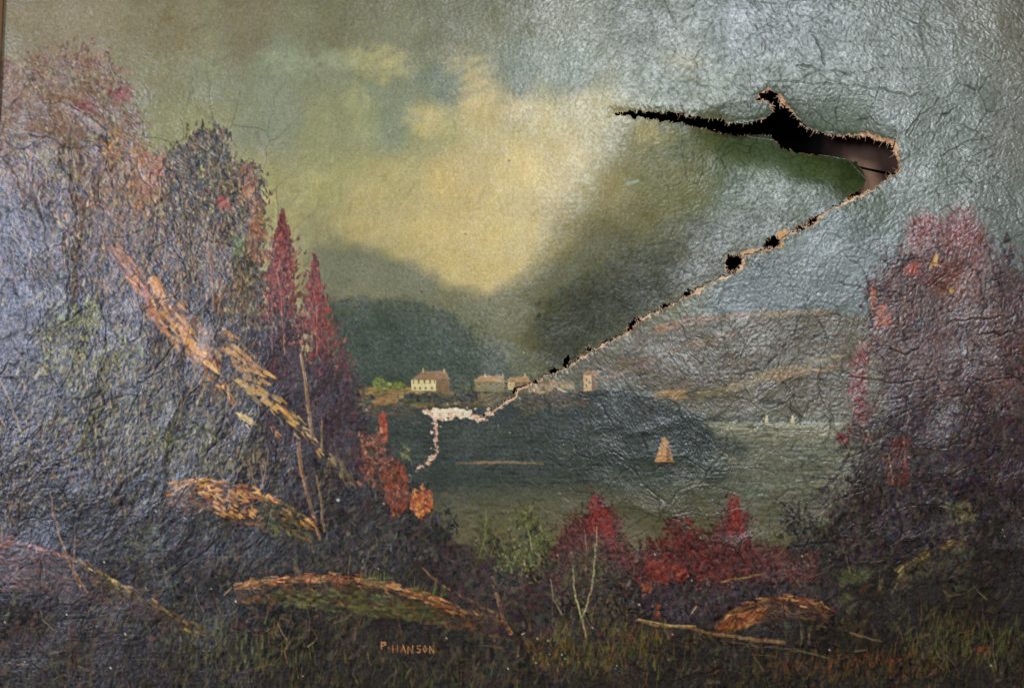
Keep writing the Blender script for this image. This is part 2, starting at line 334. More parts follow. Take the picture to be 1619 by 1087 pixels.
# --- boats
B = newlab("painted_sailboat", "small painted sailboat with an orange tan sail on the dark lake")
polyc([(1050, 688), (1057, 700), (1066, 730), (1050, 731), (1035, 730), (1041, 710)], (170, 126, 76), 1.4, 0.6, 6, 1, B, 0.6)
polyc([(1055, 702), (1058, 702), (1060, 728), (1053, 729)], (112, 78, 52), 1.2, 0, 6, 0.8, B, 0.2)
polyc([(1040, 715), (1054, 705), (1052, 729), (1036, 729)], (188, 142, 90), 1.2, 0.5, 6, 0.8, B, 0.2)
line([(1056, 684), (1058, 700)], 0.7, 0.7, (110, 90, 66), 0.9, 0.3, B)
polyc([(1035, 730), (1068, 730), (1064, 736), (1040, 736)], (58, 46, 38), 1.2, 0, 6, 0.95, B, 0.3)
for x, h0 in ((1212, 656), (1253, 656)):
    L = newlab("painted_sailboat", "tiny white painted sail on the far side of the lake, %s" % ("left one of the pair" if x < 1230 else "right one of the pair"))
    polyc([(x - 1, h0), (x + 2, h0), (x + 3, 668), (x - 3, 668)], (196, 188, 146), 1.2, 0, 6, 1, L, 0.5)
    line([(x - 10, 670), (x + 10, 670)], 0.8, 0.8, (180, 172, 138), 0.9, 0.2, L)

# --- ground of the near bank (dark, brownish violet) -------------------
BANK = newlab("painted_bank", "dark painted foreground bank with grass tufts")
polyc([(-90, 280), (120, 300), (300, 420), (470, 560), (560, 640), (640, 740), (700, 830), (760, 880), (880, 900), (1000, 890), (1240, 875), (1300, 850), (1340, 760), (1400, 680), (1500, 640), (1710, 600), (1710, 1160), (-90, 1160)],
      (38, 33, 29), soft=14, rough=12, rs=26, lab=BANK)
foliage([(-70, 560), (300, 560), (560, 760), (700, 860), (1250, 900), (1690, 800), (1690, 1140), (-70, 1140)], 9000,
        [(44, 35, 28), (64, 50, 38), (27, 22, 20), (52, 48, 28), (38, 28, 30), (78, 60, 44), (58, 56, 36)], (1.6, 4.5), (5, 20), 60, 40, a=(0.25, 0.7), h=0.2, clump=380, cr=24)

MAUVE = [(84, 66, 62), (98, 76, 66), (72, 62, 62), (110, 84, 70), (62, 56, 58), (90, 82, 66)]
# T1 big faded autumn tree, far left
T1 = newlab("painted_tree", "broad faded red brown painted tree in the upper left corner")
cr1 = [(-60, 110), (0, 95), (60, 90), (90, 78), (140, 78), (190, 100), (210, 150), (208, 175), (225, 215), (250, 250), (300, 300), (300, 400), (200, 440), (100, 420), (-60, 440)]
foliage([(-60, 230), (60, 170), (180, 190), (240, 250), (300, 320), (300, 480), (-60, 480)], 1500, [(66, 54, 46), (52, 44, 42), (88, 70, 56), (108, 88, 66)], (3, 6), (6, 14), 100, 40, lab=T1, a=(0.5, 0.9), h=0.1)
foliage(cr1, 5200, [(104, 76, 60), (120, 88, 66), (86, 66, 54), (136, 110, 80), (72, 58, 50), (98, 90, 62)], (1.3, 2.8), (3, 8), 100, 40, lab=T1, clump=190, cr=14, h=0.35, a=(0.3, 0.8))
foliage([(10, 100), (60, 92), (95, 78), (140, 78), (190, 100), (208, 150), (215, 200), (120, 220), (-60, 200), (-60, 110)], 2600, [(108, 84, 66), (124, 96, 74), (90, 72, 58), (140, 118, 92), (112, 80, 64)], (1.3, 2.6), (3, 7), 100, 45, lab=T1, clump=150, cr=9, h=0.35, a=(0.35, 0.8))
foliage([(170, 140), (210, 138), (205, 160), (175, 155)], 60, [(122, 76, 64)], (1.5, 3), (3, 6), 90, 40, lab=T1)
foliage([(115, 160), (150, 155), (155, 178), (120, 178)], 50, [(112, 72, 62)], (1.5, 3), (3, 6), 90, 40, lab=T1)
foliage([(160, 205), (230, 215), (270, 290), (230, 330), (165, 300)], 700, [(150, 112, 66), (136, 96, 60), (120, 98, 64)], (1.2, 2.6), (3, 7), 110, 40, lab=T1, clump=30, cr=9)
foliage([(220, 240), (262, 250), (262, 320), (220, 320)], 160, [(150, 92, 64), (136, 86, 62)], (1.2, 2.6), (3, 7), 90, 40, lab=T1, clump=12, cr=8)
# T2 dark rounded tree
T2 = newlab("painted_tree", "dark olive painted tree with a rounded crown left of the red spires")
cr2 = [(268, 250), (290, 225), (320, 206), (345, 215), (362, 240), (385, 255), (405, 285), (418, 330), (412, 420), (420, 520), (300, 480), (262, 380), (262, 300)]
foliage(cr2, 1000, [(60, 50, 40), (50, 44, 36)], (3, 5), (5, 12), 95, 30, lab=T2, a=(0.4, 0.9))
foliage(cr2, 3600, [(72, 62, 46), (104, 92, 64), (52, 44, 38), (98, 72, 50), (44, 38, 34), (124, 112, 82), (66, 72, 46)], (1.2, 2.6), (3, 8), 95, 30, lab=T2, clump=100, cr=9, h=0.35)
foliage([(340, 310), (365, 310), (362, 330), (345, 330)], 26, [(140, 66, 58)], (1.5, 3), (3, 6), 90, 40, lab=T2)
foliage([(378, 260), (405, 270), (418, 330), (415, 420), (395, 400), (390, 300)], 420, [(128, 86, 54), (142, 104, 62), (112, 70, 50)], (1.2, 2.4), (3, 7), 90, 30, lab=T2, clump=24, cr=7)
foliage([(368, 370), (385, 370), (388, 400), (368, 400)], 40, [(92, 108, 62)], (1.3, 2.4), (3, 7), 90, 30, lab=T2)
# scrub wall under the crowns, far left
T6 = newlab("painted_shrub", "tangle of grey green painted shrubs at the left edge")
foliage([(-70, 330), (110, 330), (260, 430), (420, 560), (520, 760), (420, 800), (200, 800), (-70, 850)], 6200,
        [(46, 40, 34), (78, 66, 50), (26, 23, 22), (100, 84, 60), (66, 68, 40), (52, 40, 34), (122, 108, 82), (34, 30, 34)], (1.2, 2.8), (5, 16), 70, 26, lab=T6, clump=260, cr=16, h=0.3, a=(0.3, 0.8))
foliage([(50, 440), (95, 440), (110, 500), (150, 490), (220, 520), (220, 620), (60, 600)], 900, [(98, 98, 50), (122, 116, 66), (78, 82, 42), (74, 62, 44)], (1.3, 2.8), (3, 9), 80, 35, lab=T6, clump=50, cr=12)
foliage([(135, 470), (155, 475), (165, 520), (125, 520)], 90, [(110, 110, 56), (96, 96, 50)], (1.3, 2.8), (3, 8), 80, 30, lab=T6)
foliage([(100, 620), (260, 600), (320, 700), (160, 740)], 600, [(74, 80, 46), (96, 90, 58), (44, 42, 32)], (1.3, 2.8), (4, 11), 65, 25, lab=T6, clump=50, cr=13)
foliage([(240, 680), (330, 680), (340, 760), (250, 760)], 300, [(86, 88, 60), (66, 64, 50), (104, 100, 74)], (1.2, 2.4), (4, 12), 90, 25, lab=T6, clump=20, cr=10)
foliage([(-70, 300), (95, 330), (100, 470), (40, 560), (-70, 620)], 700, [(82, 76, 80), (62, 58, 62), (96, 90, 92), (50, 46, 50)], (2, 5), (8, 22), 95, 20, a=(0.3, 0.7), h=0.15)   # grey patch at left, mostly varnish glare painted as colour
foliage([(120, 240), (300, 300), (430, 480), (470, 640), (330, 640), (180, 480), (110, 380)], 1500, [(104, 74, 50), (126, 92, 58), (84, 60, 44), (60, 44, 36), (140, 112, 76)], (1.0, 2.4), (5, 16), 80, 18, clump=120, cr=13, h=0.4, a=(0.25, 0.75))
foliage([(60, 560), (300, 520), (420, 640), (480, 760), (250, 760), (60, 720)], 1300, [(92, 88, 54), (112, 104, 66), (76, 60, 44), (52, 44, 36), (126, 116, 84)], (1.0, 2.2), (4, 13), 68, 22, clump=110, cr=13, h=0.4, a=(0.25, 0.7))
foliage([(-60, 240), (100, 230), (250, 300), (400, 440), (500, 700), (480, 790), (200, 800), (-60, 840)], 2600, [(150, 138, 108), (22, 20, 18), (128, 118, 88), (30, 26, 24), (18, 16, 18), (108, 84, 60)], (0.8, 1.9), (4, 15), 72, 20, h=0.45, a=(0.25, 0.75), v=12)
foliage([(260, 230), (400, 260), (420, 480), (280, 420)], 500, [(140, 126, 92), (28, 24, 22), (116, 88, 60)], (0.8, 1.8), (4, 12), 92, 18, h=0.4, a=(0.25, 0.7), v=12)
# dark undergrowth
foliage([(20, 790), (260, 740), (520, 800), (560, 900), (300, 1000), (150, 900)], 1500, [(40, 40, 44), (52, 52, 52), (46, 46, 38), (62, 60, 52)], (1.4, 3.4), (5, 14), 60, 30, clump=120, cr=16, h=0.25, a=(0.3, 0.8))
foliage([(200, 830), (250, 830), (260, 880), (190, 890)], 110, [(74, 78, 54)], (1.2, 2.6), (3, 8), 90, 35, a=(0.2, 0.6))

# red spires
def spire(label, prof, pal_top, pal_low, n, split, h=0.35):
    L = newlab("painted_tree", label)
    top = prof[0][1]; bot = prof[-1][1]
    for k in range(n):
        y = top + (bot - top) * rnd.random() ** 0.85
        for (cx, y0, w0), (cx1, y1, w1) in zip(prof[:-1], prof[1:]):
            if y0 <= y <= y1:
                t = (y - y0) / (y1 - y0); cx_ = cx + (cx1 - cx) * t; w_ = w0 + (w1 - w0) * t
        x = cx_ + rnd.gauss(0, 0.5) * w_ * (1 + 0.25 * math.sin(y * 0.35) )
        edge = abs(x - cx_) / max(w_, 1)
        pr = (split - y) / 70 + 0.5 + rnd.gauss(0, 0.3) + 0.35 * edge
        c = rnd.choice(pal_top if pr > 0.5 else pal_low)
        Lh = rnd.uniform(3, 9); th = math.radians(90 + (x - cx_) * -0.8 + rnd.gauss(0, 16))
        dab(x, y, x + math.cos(th) * Lh, y - math.sin(th) * Lh, rnd.uniform(1.2, 2.6), 0.6, jit(c, 9), rnd.uniform(0.4, 0.95), h, L)
    return L
REDS = [(122, 54, 42), (102, 44, 36), (138, 76, 56), (84, 42, 36), (70, 42, 36)]
DPUR = [(58, 36, 38), (48, 34, 38), (70, 40, 40), (44, 34, 32)]
spire("dark maroon painted conifer below the red spires", [(540, 550, 2), (545, 600, 14), (548, 680, 26), (555, 780, 40)], [(82, 46, 42), (66, 40, 38)], DPUR, 1300, 600)
s1 = spire("tall red painted spire tree, the higher of the two", [(447, 334, 1), (447, 365, 9), (447, 400, 22), (445, 450, 30), (450, 520, 34), (460, 640, 40), (470, 700, 44)], REDS, DPUR, 3200, 480)
s2 = spire("slim red painted spire tree, the lower of the two", [(497, 405, 1), (498, 440, 8), (500, 480, 18), (508, 530, 28), (515, 600, 36), (520, 720, 46)], REDS, DPUR, 2400, 540)
line([(438, 430), (444, 470), (450, 560)], 0.8, 1.0, (150, 110, 84), 0.7, 0.3, s1)
line([(497, 450), (502, 500), (500, 560)], 0.7, 0.9, (160, 110, 84), 0.7, 0.3, s2)
foliage([(420, 600), (560, 600), (600, 740), (560, 880), (440, 780)], 1500, [(44, 36, 38), (56, 44, 46), (38, 34, 34), (64, 50, 46)], (1.5, 3.4), (5, 14), 80, 20, clump=80, cr=14, h=0.25, a=(0.3, 0.8))
foliage([(500, 780), (640, 740), (700, 820), (720, 880), (560, 900), (500, 860)], 1200, [(44, 42, 40), (58, 54, 48), (38, 34, 36), (60, 58, 62), (66, 62, 46)], (1.3, 2.8), (4, 10), 70, 35, clump=70, cr=12, h=0.25)
# orange shrub
OS = newlab("painted_shrub", "bright orange red painted shrub below the left end of the tear")
ORG = [(140, 92, 64), (114, 68, 50), (156, 108, 76), (98, 58, 44), (70, 48, 38), (56, 44, 36)]
foliage([(600, 656), (606, 650), (612, 660), (612, 700), (600, 700)], 100, [(160, 84, 54), (132, 64, 46)], (1.3, 2.6), (3, 6), 90, 35, lab=OS)
foliage([(575, 700), (590, 688), (605, 694), (622, 700), (622, 730), (640, 760), (630, 800), (600, 770), (574, 745)], 620, ORG, (1.5, 3.0), (3, 7), 90, 40, lab=OS, clump=30, cr=7)
foliage([(580, 700), (620, 700), (650, 800), (600, 790)], 150, [(52, 40, 34), (40, 34, 32), (70, 48, 38)], (1.2, 2.4), (3, 7), 90, 40)
foliage([(600, 740), (640, 735), (650, 800), (620, 820)], 260, [(110, 62, 44), (84, 50, 40), (140, 84, 56)], (1.3, 2.6), (3, 7), 90, 35, lab=OS)
foliage([(650, 780), (668, 765), (682, 775), (684, 800), (665, 818), (650, 800)], 190, [(186, 112, 66), (160, 84, 50), (196, 140, 80), (120, 66, 46)], (1.3, 2.6), (3, 7), 80, 40, lab=newlab("painted_shrub", "small orange painted bush at the lake edge right of the larger one"))
foliage([(635, 705), (648, 705), (648, 725), (636, 725)], 30, [(120, 120, 80), (70, 72, 50)], (1.3, 2.4), (2, 5), 90, 40)

# --- diagonal fallen trunk and slabs (orange ochre strokes)
LOG = newlab("painted_log", "long fallen painted trunk lit orange running diagonally down the left side")
OC = [(190, 136, 66), (170, 114, 58), (204, 152, 84), (150, 98, 54), (124, 88, 56)]
def slab(pts, w_, n, pal=OC, lab=LOG, h=0.9):
    P = np.array(pts, float)
    seg = np.hypot(*np.diff(P, axis=0).T); cum = np.r_[0, np.cumsum(seg)]
    for _ in range(n):
        t = rnd.random() * cum[-1]; i = min(len(seg) - 1, int(np.searchsorted(cum, t, side='right') - 1)); u = (t - cum[i]) / seg[i]
        d = (P[i + 1] - P[i]) / seg[i]; nrm = np.array([-d[1], d[0]])
        o = P[i] + (P[i + 1] - P[i]) * u + nrm * rnd.gauss(0, 0.45) * w_
        L = rnd.uniform(5, 15) * max(0.8, w_ / 9); th = rnd.gauss(0, 0.2)
        dd = np.array([d[0] * math.cos(th) - d[1] * math.sin(th), d[0] * math.sin(th) + d[1] * math.cos(th)])
        dab(o[0], o[1], o[0] + dd[0] * L, o[1] + dd[1] * L, max(1.2, rnd.uniform(0.09, 0.33) * w_), max(0.6, rnd.uniform(0.04, 0.18) * w_), (jit(rnd.choice(pal), 16) if rnd.random() > 0.13 else jit((64, 50, 40), 10)), rnd.uniform(0.35, 0.85), h * rnd.uniform(0.3, 1), lab)
slab([(100, 330), (118, 372), (150, 395)], 9, 16, [(150, 120, 96), (132, 104, 84)])
slab([(168, 380), (205, 420), (232, 458)], 13, 46, [(156, 104, 68), (132, 92, 62), (110, 80, 60), (98, 74, 62)])
slab([(195, 410), (222, 455), (246, 492)], 12, 34, [(168, 112, 66), (180, 126, 78), (140, 98, 62)])
slab([(240, 438), (258, 456), (266, 470)], 8, 14, [(190, 140, 78), (176, 124, 66)])
slab([(232, 440), (262, 490), (300, 540), (326, 572)], 20, 130)
slab([(285, 510), (304, 540), (322, 566)], 14, 34, [(196, 142, 74), (184, 132, 68)])
slab([(300, 500), (322, 532), (334, 560)], 13, 40, [(150, 112, 68), (126, 98, 64), (112, 86, 60)])
slab([(350, 520), (375, 545), (395, 572)], 12, 34, [(172, 128, 76), (150, 112, 70), (128, 98, 66)])
slab([(352, 540), (385, 575), (424, 600)], 12, 44, [(176, 132, 76), (160, 120, 68)])
slab([(372, 592), (400, 612), (430, 636), (466, 668)], 12, 90, [(176, 142, 80), (156, 132, 72), (184, 136, 74)])
slab([(342, 602), (358, 620), (368, 638)], 9, 20)
slab([(378, 650), (397, 667)], 7, 10, [(170, 146, 78)])
slab([(466, 668), (490, 694), (505, 712)], 8, 26, [(176, 140, 80), (130, 110, 70)]); slab([(515, 716), (535, 738), (556, 765)], 9, 34, [(112, 100, 66), (92, 84, 58), (140, 120, 72)])
slab([(375, 650), (395, 668)], 5, 26, [(170, 146, 78)])
slab([(140, 330), (146, 300), (150, 360)], 4, 18, [(170, 130, 90)]); slab([(80, 325), (92, 350), (84, 370)], 3, 12, [(180, 160, 120)])
slab([(430, 670), (440, 690)], 3, 10)
# broken stems and trunks
def stem(label, pts, w0, w1, c, h=0.8):
    L = newlab("painted_trunk", label); line(pts, w0, w1, c, 0.95, h, L)
    line([(x + w0 * 0.5, y) for x, y in pts], w0 * 0.4, w1 * 0.4, [q * 0.55 for q in c], 0.6, 0.1, None)
stem("tall thin bare painted trunk between the red spires", [(476, 560), (482, 600), (488, 650), (494, 692)], 2.0, 3.2, (140, 112, 82))
stem("leaning painted trunk below the fallen log, longest of three", [(470, 700), (478, 750), (490, 800), (506, 852)], 3.0, 2.4, (134, 102, 72))
stem("short painted stake right of the leaning trunk", [(500, 752), (508, 790), (512, 838)], 1.4, 2.2, (132, 108, 74))
stem("thin painted stake at the end of the fallen log", [(509, 664), (509, 712)], 1.2, 1.8, (126, 108, 72))
stem("pale painted bare trunk inside the rounded tree", [(332, 400), (336, 440), (338, 490)], 3.5, 2, (128, 98, 76))
stem("forked painted stump at the right end of the low log", [(778, 912), (788, 950), (796, 980), (806, 1000)], 2.2, 3.6, (146, 104, 66))
for (a_, b_) in (((395, 730), (405, 775)), ((410, 720), (418, 782)), ((425, 712), (414, 770)), ((437, 770), (440, 792)), ((365, 725), (372, 760)), ((472, 706), (478, 722)),
                 ((430, 470), (430, 560)), ((395, 460), (388, 540)), ((382, 440), (372, 500)), ((286, 430), (288, 500)), ((220, 560), (200, 620)), ((225, 640), (248, 720)), ((230, 620), (205, 700)),
                 ((350, 440), (345, 500)), ((318, 300), (325, 360)), ((300, 360), (310, 420)), ((225, 372), (222, 440)), ((212, 360), (218, 420))):
    line([a_, b_], 0.9, 1.3, rnd.choice([(120, 100, 78), (136, 112, 84), (104, 92, 80)]), 0.75, 0.5, None)

slab([(300, 560), (330, 600), (345, 640)], 8, 22, [(120, 96, 66), (96, 80, 58)])
# --- rocks and mounds
def mound(label, top, drop, pal, n, base=(58, 46, 36), lab_name="painted_rock", rid=8):
    L = newlab(lab_name, label)
    bot = [(x, y + drop * (0.5 + 0.5 * math.sin(math.pi * (k + 0.5) / len(top)))) for k, (x, y) in enumerate(top)][::-1]
    polyc(top + bot, base, 16, 7, 14, 0.6, L, 0.2)
    slab(top, rid, n, pal, L, 0.9)
    foliage(top + bot, n * 3, [[q * 0.62 for q in p_] for p_ in pal] + [base], (1.2, 3), (5, 13), -20, 26, lab=L, a=(0.15, 0.5), h=0.3)
    slab([(x + rnd.gauss(0, 3), y + rnd.gauss(4, 3)) for x, y in top], rid, n // 3, pal, L, 0.8)
    return L
m1 = mound("ochre lit painted rock mound below the diagonal trunk", [(266, 769), (300, 763), (335, 760), (370, 770), (400, 778), (430, 790), (465, 808), (490, 830)], 56, [(192, 136, 66), (168, 110, 58), (206, 154, 86), (150, 96, 54)], 150, (70, 54, 40), rid=9)
foliage([(300, 768), (400, 778), (415, 810), (395, 820), (350, 818), (330, 795)], 120, [(170, 116, 62), (190, 140, 84), (120, 80, 54)], (1.5, 3), (4, 9), -30, 15, lab=m1, h=0.8)
foliage([(400, 790), (470, 800), (500, 850), (430, 850)], 160, [(64, 66, 40), (84, 84, 50), (50, 48, 36)], (1.4, 3), (4, 10), -35, 25, lab=m1, h=0.3)
mound("reddish painted boulder at the far left edge", [(-60, 858), (0, 855), (30, 858), (60, 864), (90, 874), (118, 888)], 70, [(140, 90, 66), (120, 80, 62), (104, 70, 56)], 70, (66, 48, 40), rid=8)
foliage([(-60, 865), (60, 870), (120, 890), (110, 930), (-60, 940)], 260, [(84, 60, 50), (66, 50, 44), (100, 72, 56)], (1.5, 3.5), (5, 14), -15, 22, a=(0.3, 0.7), h=0.3)
m3 = mound("sloping painted rock ledge with ochre edge in the lower left", [(120, 884), (150, 902), (200, 930), (250, 955), (300, 985), (320, 1000)], 20, [(138, 110, 64), (120, 96, 58), (150, 118, 70), (104, 82, 52)], 70, (62, 50, 44))
foliage([(160, 905), (205, 930), (200, 950), (165, 935)], 60, [(124, 112, 64), (90, 80, 56)], (1.4, 3), (4, 10), -30, 12, lab=m3, h=0.6)
foliage([(60, 880), (120, 890), (280, 990), (180, 960), (70, 930)], 300, [(76, 58, 50), (64, 52, 50), (56, 44, 42)], (2, 4), (6, 16), -20, 20, a=(0.3, 0.7), h=0.2)
stem("crossed painted dead branch at the left end of the rock ledge", [(80, 775), (84, 810), (95, 850), (110, 885), (128, 930)], 1.0, 2.2, (116, 88, 64))
line([(119, 848), (117, 880), (114, 905)], 1.0, 1.4, (116, 92, 66)); line([(112, 895), (125, 915), (138, 935)], 1.8, 1.0, (128, 92, 62))
line([(0, 600), (18, 640), (34, 686)], 1.2, 1.8, (116, 100, 74)); 
m4 = mound("long low painted log bank with orange bark in the lower middle", [(372, 928), (410, 918), (470, 914), (520, 912), (568, 918), (620, 926), (680, 944), (740, 965), (790, 982)], 46, [(178, 118, 68), (156, 98, 58), (188, 138, 88), (126, 88, 54)], 260, (50, 44, 30), rid=8)
foliage([(430, 935), (560, 930), (680, 955), (700, 985), (560, 970), (440, 955)], 420, [(78, 78, 44), (64, 66, 38), (92, 88, 50), (52, 50, 34)], (1.4, 3), (5, 14), -8, 14, lab=m4, a=(0.4, 0.8), h=0.3)
line([(668, 898), (700, 925), (745, 950), (790, 972)], 1.4, 3.0, (120, 92, 68), 0.9, 0.7, m4)
line([(355, 940), (370, 925), (400, 917), (440, 915)], 1.2, 1.2, (130, 104, 80), 0.8)
for k in range(26):
    x = rnd.choice([rnd.uniform(560, 615), rnd.uniform(650, 700)]); y = 915 + (x - 560) * 0.17
    line([(x, y + 4), (x + rnd.uniform(-4, 8), y - rnd.uniform(8, 24))], 1.3, 0.5, (92, 100, 56), 0.8, 0.5, None)
m6 = mound("pale ochre painted rock edge in the right corner bank", [(1418, 912), (1432, 895), (1460, 875), (1490, 860), (1525, 856)], 30, [(140, 120, 76), (160, 134, 84), (112, 100, 62)], 80, (52, 46, 38))
foliage([(1425, 905), (1530, 858), (1540, 880), (1460, 915)], 160, [(70, 66, 50), (54, 50, 42)], (1.4, 3), (4, 10), 50, 20, lab=m6)
for a_, b_ in (((1288, 897), (1270, 930)), ((1340, 896), (1372, 912)), ((1345, 900), (1368, 906)), ((1255, 1025), (1310, 1040)), ((1345, 1000), (1392, 1014)), ((1225, 920), (1235, 905)), ((1265, 895), (1290, 894))):
    line([a_, b_], 1.2, 1.2, (124, 118, 84), 0.7, 0.4)
polyc([(1320, 905), (1350, 895), (1378, 905), (1370, 920), (1330, 925)], (74, 76, 50), 8, 4, a=0.8); polyc([(1312, 945), (1335, 935), (1352, 945), (1330, 956)], (78, 78, 54), 6, 3, a=0.8)

# --- middle bushes
def bush(label, crown, n, pal, clump, cr=9, name="painted_shrub", **k):
    L = newlab(name, label); foliage(crown, n // 2, pal, (1.6, 3.0), (3, 7), 90, 45, lab=L, clump=clump, cr=cr, h=0.3, **k); foliage(crown, int(n * 0.9), pal, (0.9, 1.9), (2, 6), 90, 50, lab=L, clump=clump, cr=cr * 1.35, h=0.35, a=(0.3, 0.75)); return L
CRIM = [(92, 46, 44), (74, 38, 36), (112, 58, 54), (58, 38, 34), (70, 48, 42), (50, 38, 34)]
DK = [(52, 36, 38), (44, 36, 36), (60, 44, 42), (54, 52, 44)]
foliage([(690, 860), (860, 860), (1000, 880), (1300, 880), (1340, 960), (1000, 1010), (760, 1000), (680, 900)], 2200, DK, (2, 4.5), (4, 12), 80, 40, a=(0.3, 0.8), h=0.15)
b1 = bush("yellow green painted sapling on the lake shore, thinner one", [(750, 860), (756, 820), (765, 800), (775, 830), (790, 880), (750, 885)], 170, [(88, 90, 56), (74, 76, 48), (66, 66, 46)], 16, 6, a=(0.3, 0.7))
line([(768, 806), (767, 850), (758, 880)], 0.8, 1.0, (128, 124, 72), 0.8, 0.4, b1); line([(775, 880), (785, 850)], 0.8, 0.6, (116, 118, 70), 0.7)
b2 = bush("bushy yellow green painted sapling beside the crimson shrub", [(800, 860), (815, 820), (826, 805), (845, 808), (860, 840), (868, 890), (830, 905), (795, 890)], 700, [(98, 100, 58), (76, 78, 48), (60, 60, 42), (118, 116, 70), (52, 50, 38)], 30, 8)
line([(832, 830), (838, 850), (840, 866)], 1.0, 1.2, (150, 146, 96), 0.9, 0.4, b2)
b3 = bush("pointed crimson painted shrub in the middle of the shore", [(942, 785), (950, 800), (966, 815), (978, 850), (992, 890), (990, 930), (880, 930), (872, 880), (890, 850), (918, 822), (934, 810)], 2400, CRIM, 70, 9)
foliage([(935, 785), (945, 785), (966, 820), (972, 850), (930, 840)], 200, [(128, 58, 50), (112, 48, 42), (90, 44, 38)], (1.3, 2.6), (3, 6), 90, 40, lab=b3)
foliage([(880, 870), (990, 880), (1010, 990), (870, 990)], 900, [(54, 46, 40), (66, 58, 48), (46, 40, 38), (70, 68, 50)], (1.3, 2.8), (3, 8), 90, 35, clump=50, cr=12, h=0.25)
foliage([(865, 890), (910, 870), (950, 860), (960, 900), (900, 930)], 300, [(86, 80, 56), (66, 62, 46)], (1.1, 2.2), (3, 6), 90, 35, clump=24, cr=9, h=0.25, a=(0.3, 0.7))
b4 = bush("low spreading crimson painted shrub with a peak in the middle", [(1000, 880), (1020, 870), (1055, 850), (1068, 826), (1078, 826), (1090, 850), (1110, 845), (1140, 870), (1150, 920), (1090, 925), (1020, 915)], 2000, CRIM + [(112, 50, 38)], 60, 9)
foliage([(1020, 880), (1090, 895), (1090, 918), (1030, 915)], 160, [(118, 54, 42), (100, 46, 38)], (1.5, 2.8), (3, 7), 30, 40, lab=b4)
b5 = bush("narrow crimson painted shrub with a tall pointed tip", [(1161, 782), (1168, 800), (1178, 830), (1190, 860), (1240, 875), (1250, 900), (1150, 920), (1136, 870), (1134, 840), (1148, 820), (1154, 800)], 1700, CRIM, 50, 8)
foliage([(1156, 782), (1166, 782), (1180, 850), (1150, 840)], 150, [(130, 56, 48), (112, 50, 44), (92, 44, 38)], (1.3, 2.6), (3, 6), 90, 40, lab=b5)
foliage([(1220, 860), (1300, 870), (1290, 920), (1230, 920)], 240, [(92, 54, 46), (72, 44, 40)], (1.3, 2.8), (3, 7), 90, 40)
foliage([(1000, 920), (1230, 920), (1300, 960), (1100, 985), (1010, 980)], 900, [(48, 38, 42), (58, 48, 52), (40, 34, 36), (66, 50, 48)], (1.5, 3), (4, 10), 80, 35, clump=60, cr=12, h=0.2)
foliage([(1015, 920), (1030, 920), (1028, 940), (1018, 940)], 20, [(140, 82, 56)], (1.5, 2.5), (2, 5)); foliage([(1030, 955), (1042, 955), (1042, 975), (1032, 975)], 16, [(130, 70, 50)], (1.3, 2.2), (2, 5))
# white birch saplings
bi = newlab("painted_sapling", "thin pale forked painted birch sapling before the crimson shrub")
line([(943, 832), (942, 860), (940, 890), (935, 930), (925, 965), (921, 973)], 0.8, 1.3, (166, 156, 116), 0.9, 0.5, bi)
line([(905, 900), (910, 940), (918, 970), (922, 980), (926, 1006)], 0.8, 1.6, (168, 158, 116), 0.9, 0.5, bi)
line([(870, 915), (876, 950), (888, 972)], 0.8, 1.0, (146, 134, 98), 0.8, 0.4, bi); line([(872, 940), (874, 990), (885, 1012)], 0.7, 0.9, (112, 100, 78), 0.7)
line([(924, 835), (928, 870)], 0.7, 0.9, (140, 128, 96), 0.7); line([(893, 950), (892, 980), (900, 1004)], 0.7, 0.9, (100, 90, 72), 0.7)
for _ in range(12): 
    x = rnd.uniform(812, 895); y = rnd.uniform(1000, 1050); dab(x, y, x + 1, y, rnd.uniform(1, 2), 1, (176, 170, 138), 0.9, 0.5)

m5 = mound("rounded orange painted boulder in the lower right", [(1130, 992), (1150, 976), (1180, 955), (1210, 948), (1250, 944), (1290, 952), (1310, 965)], 34, [(172, 122, 68), (148, 94, 58), (190, 142, 84), (122, 76, 50), (84, 56, 42)], 90, (62, 42, 32), rid=7)
foliage([(1135, 990), (1160, 972), (1215, 958), (1200, 985), (1150, 995)], 130, [(176, 116, 58), (140, 84, 48), (100, 62, 40)], (1.5, 3), (5, 12), 40, 14, lab=m5, h=0.7)
lg = newlab("painted_log", "straight pale painted branch lying left of the orange boulder")
line([(1006, 980), (1040, 988), (1090, 992), (1130, 1002), (1180, 1008), (1240, 1016)], 1.8, 3.0, (128, 100, 68), 0.9, 0.7, lg)
line([(1010, 979), (1060, 988), (1100, 990)], 1.2, 1.2, (184, 150, 96), 0.95, 0.5, lg)
line([(1140, 1012), (1210, 1022), (1260, 1028)], 1.0, 1.0, (110, 92, 76), 0.8, 0.4)
line([(1140, 920), (1175, 912), (1205, 906)], 1.6, 1.0, (150, 120, 70), 0.9, 0.5); line([(1095, 968), (1102, 958)], 1, 1, (170, 150, 110), 0.9)
line([(1525, 732), (1560, 728), (1600, 736)], 1.4, 1.6, (112, 96, 72), 0.7, 0.5)
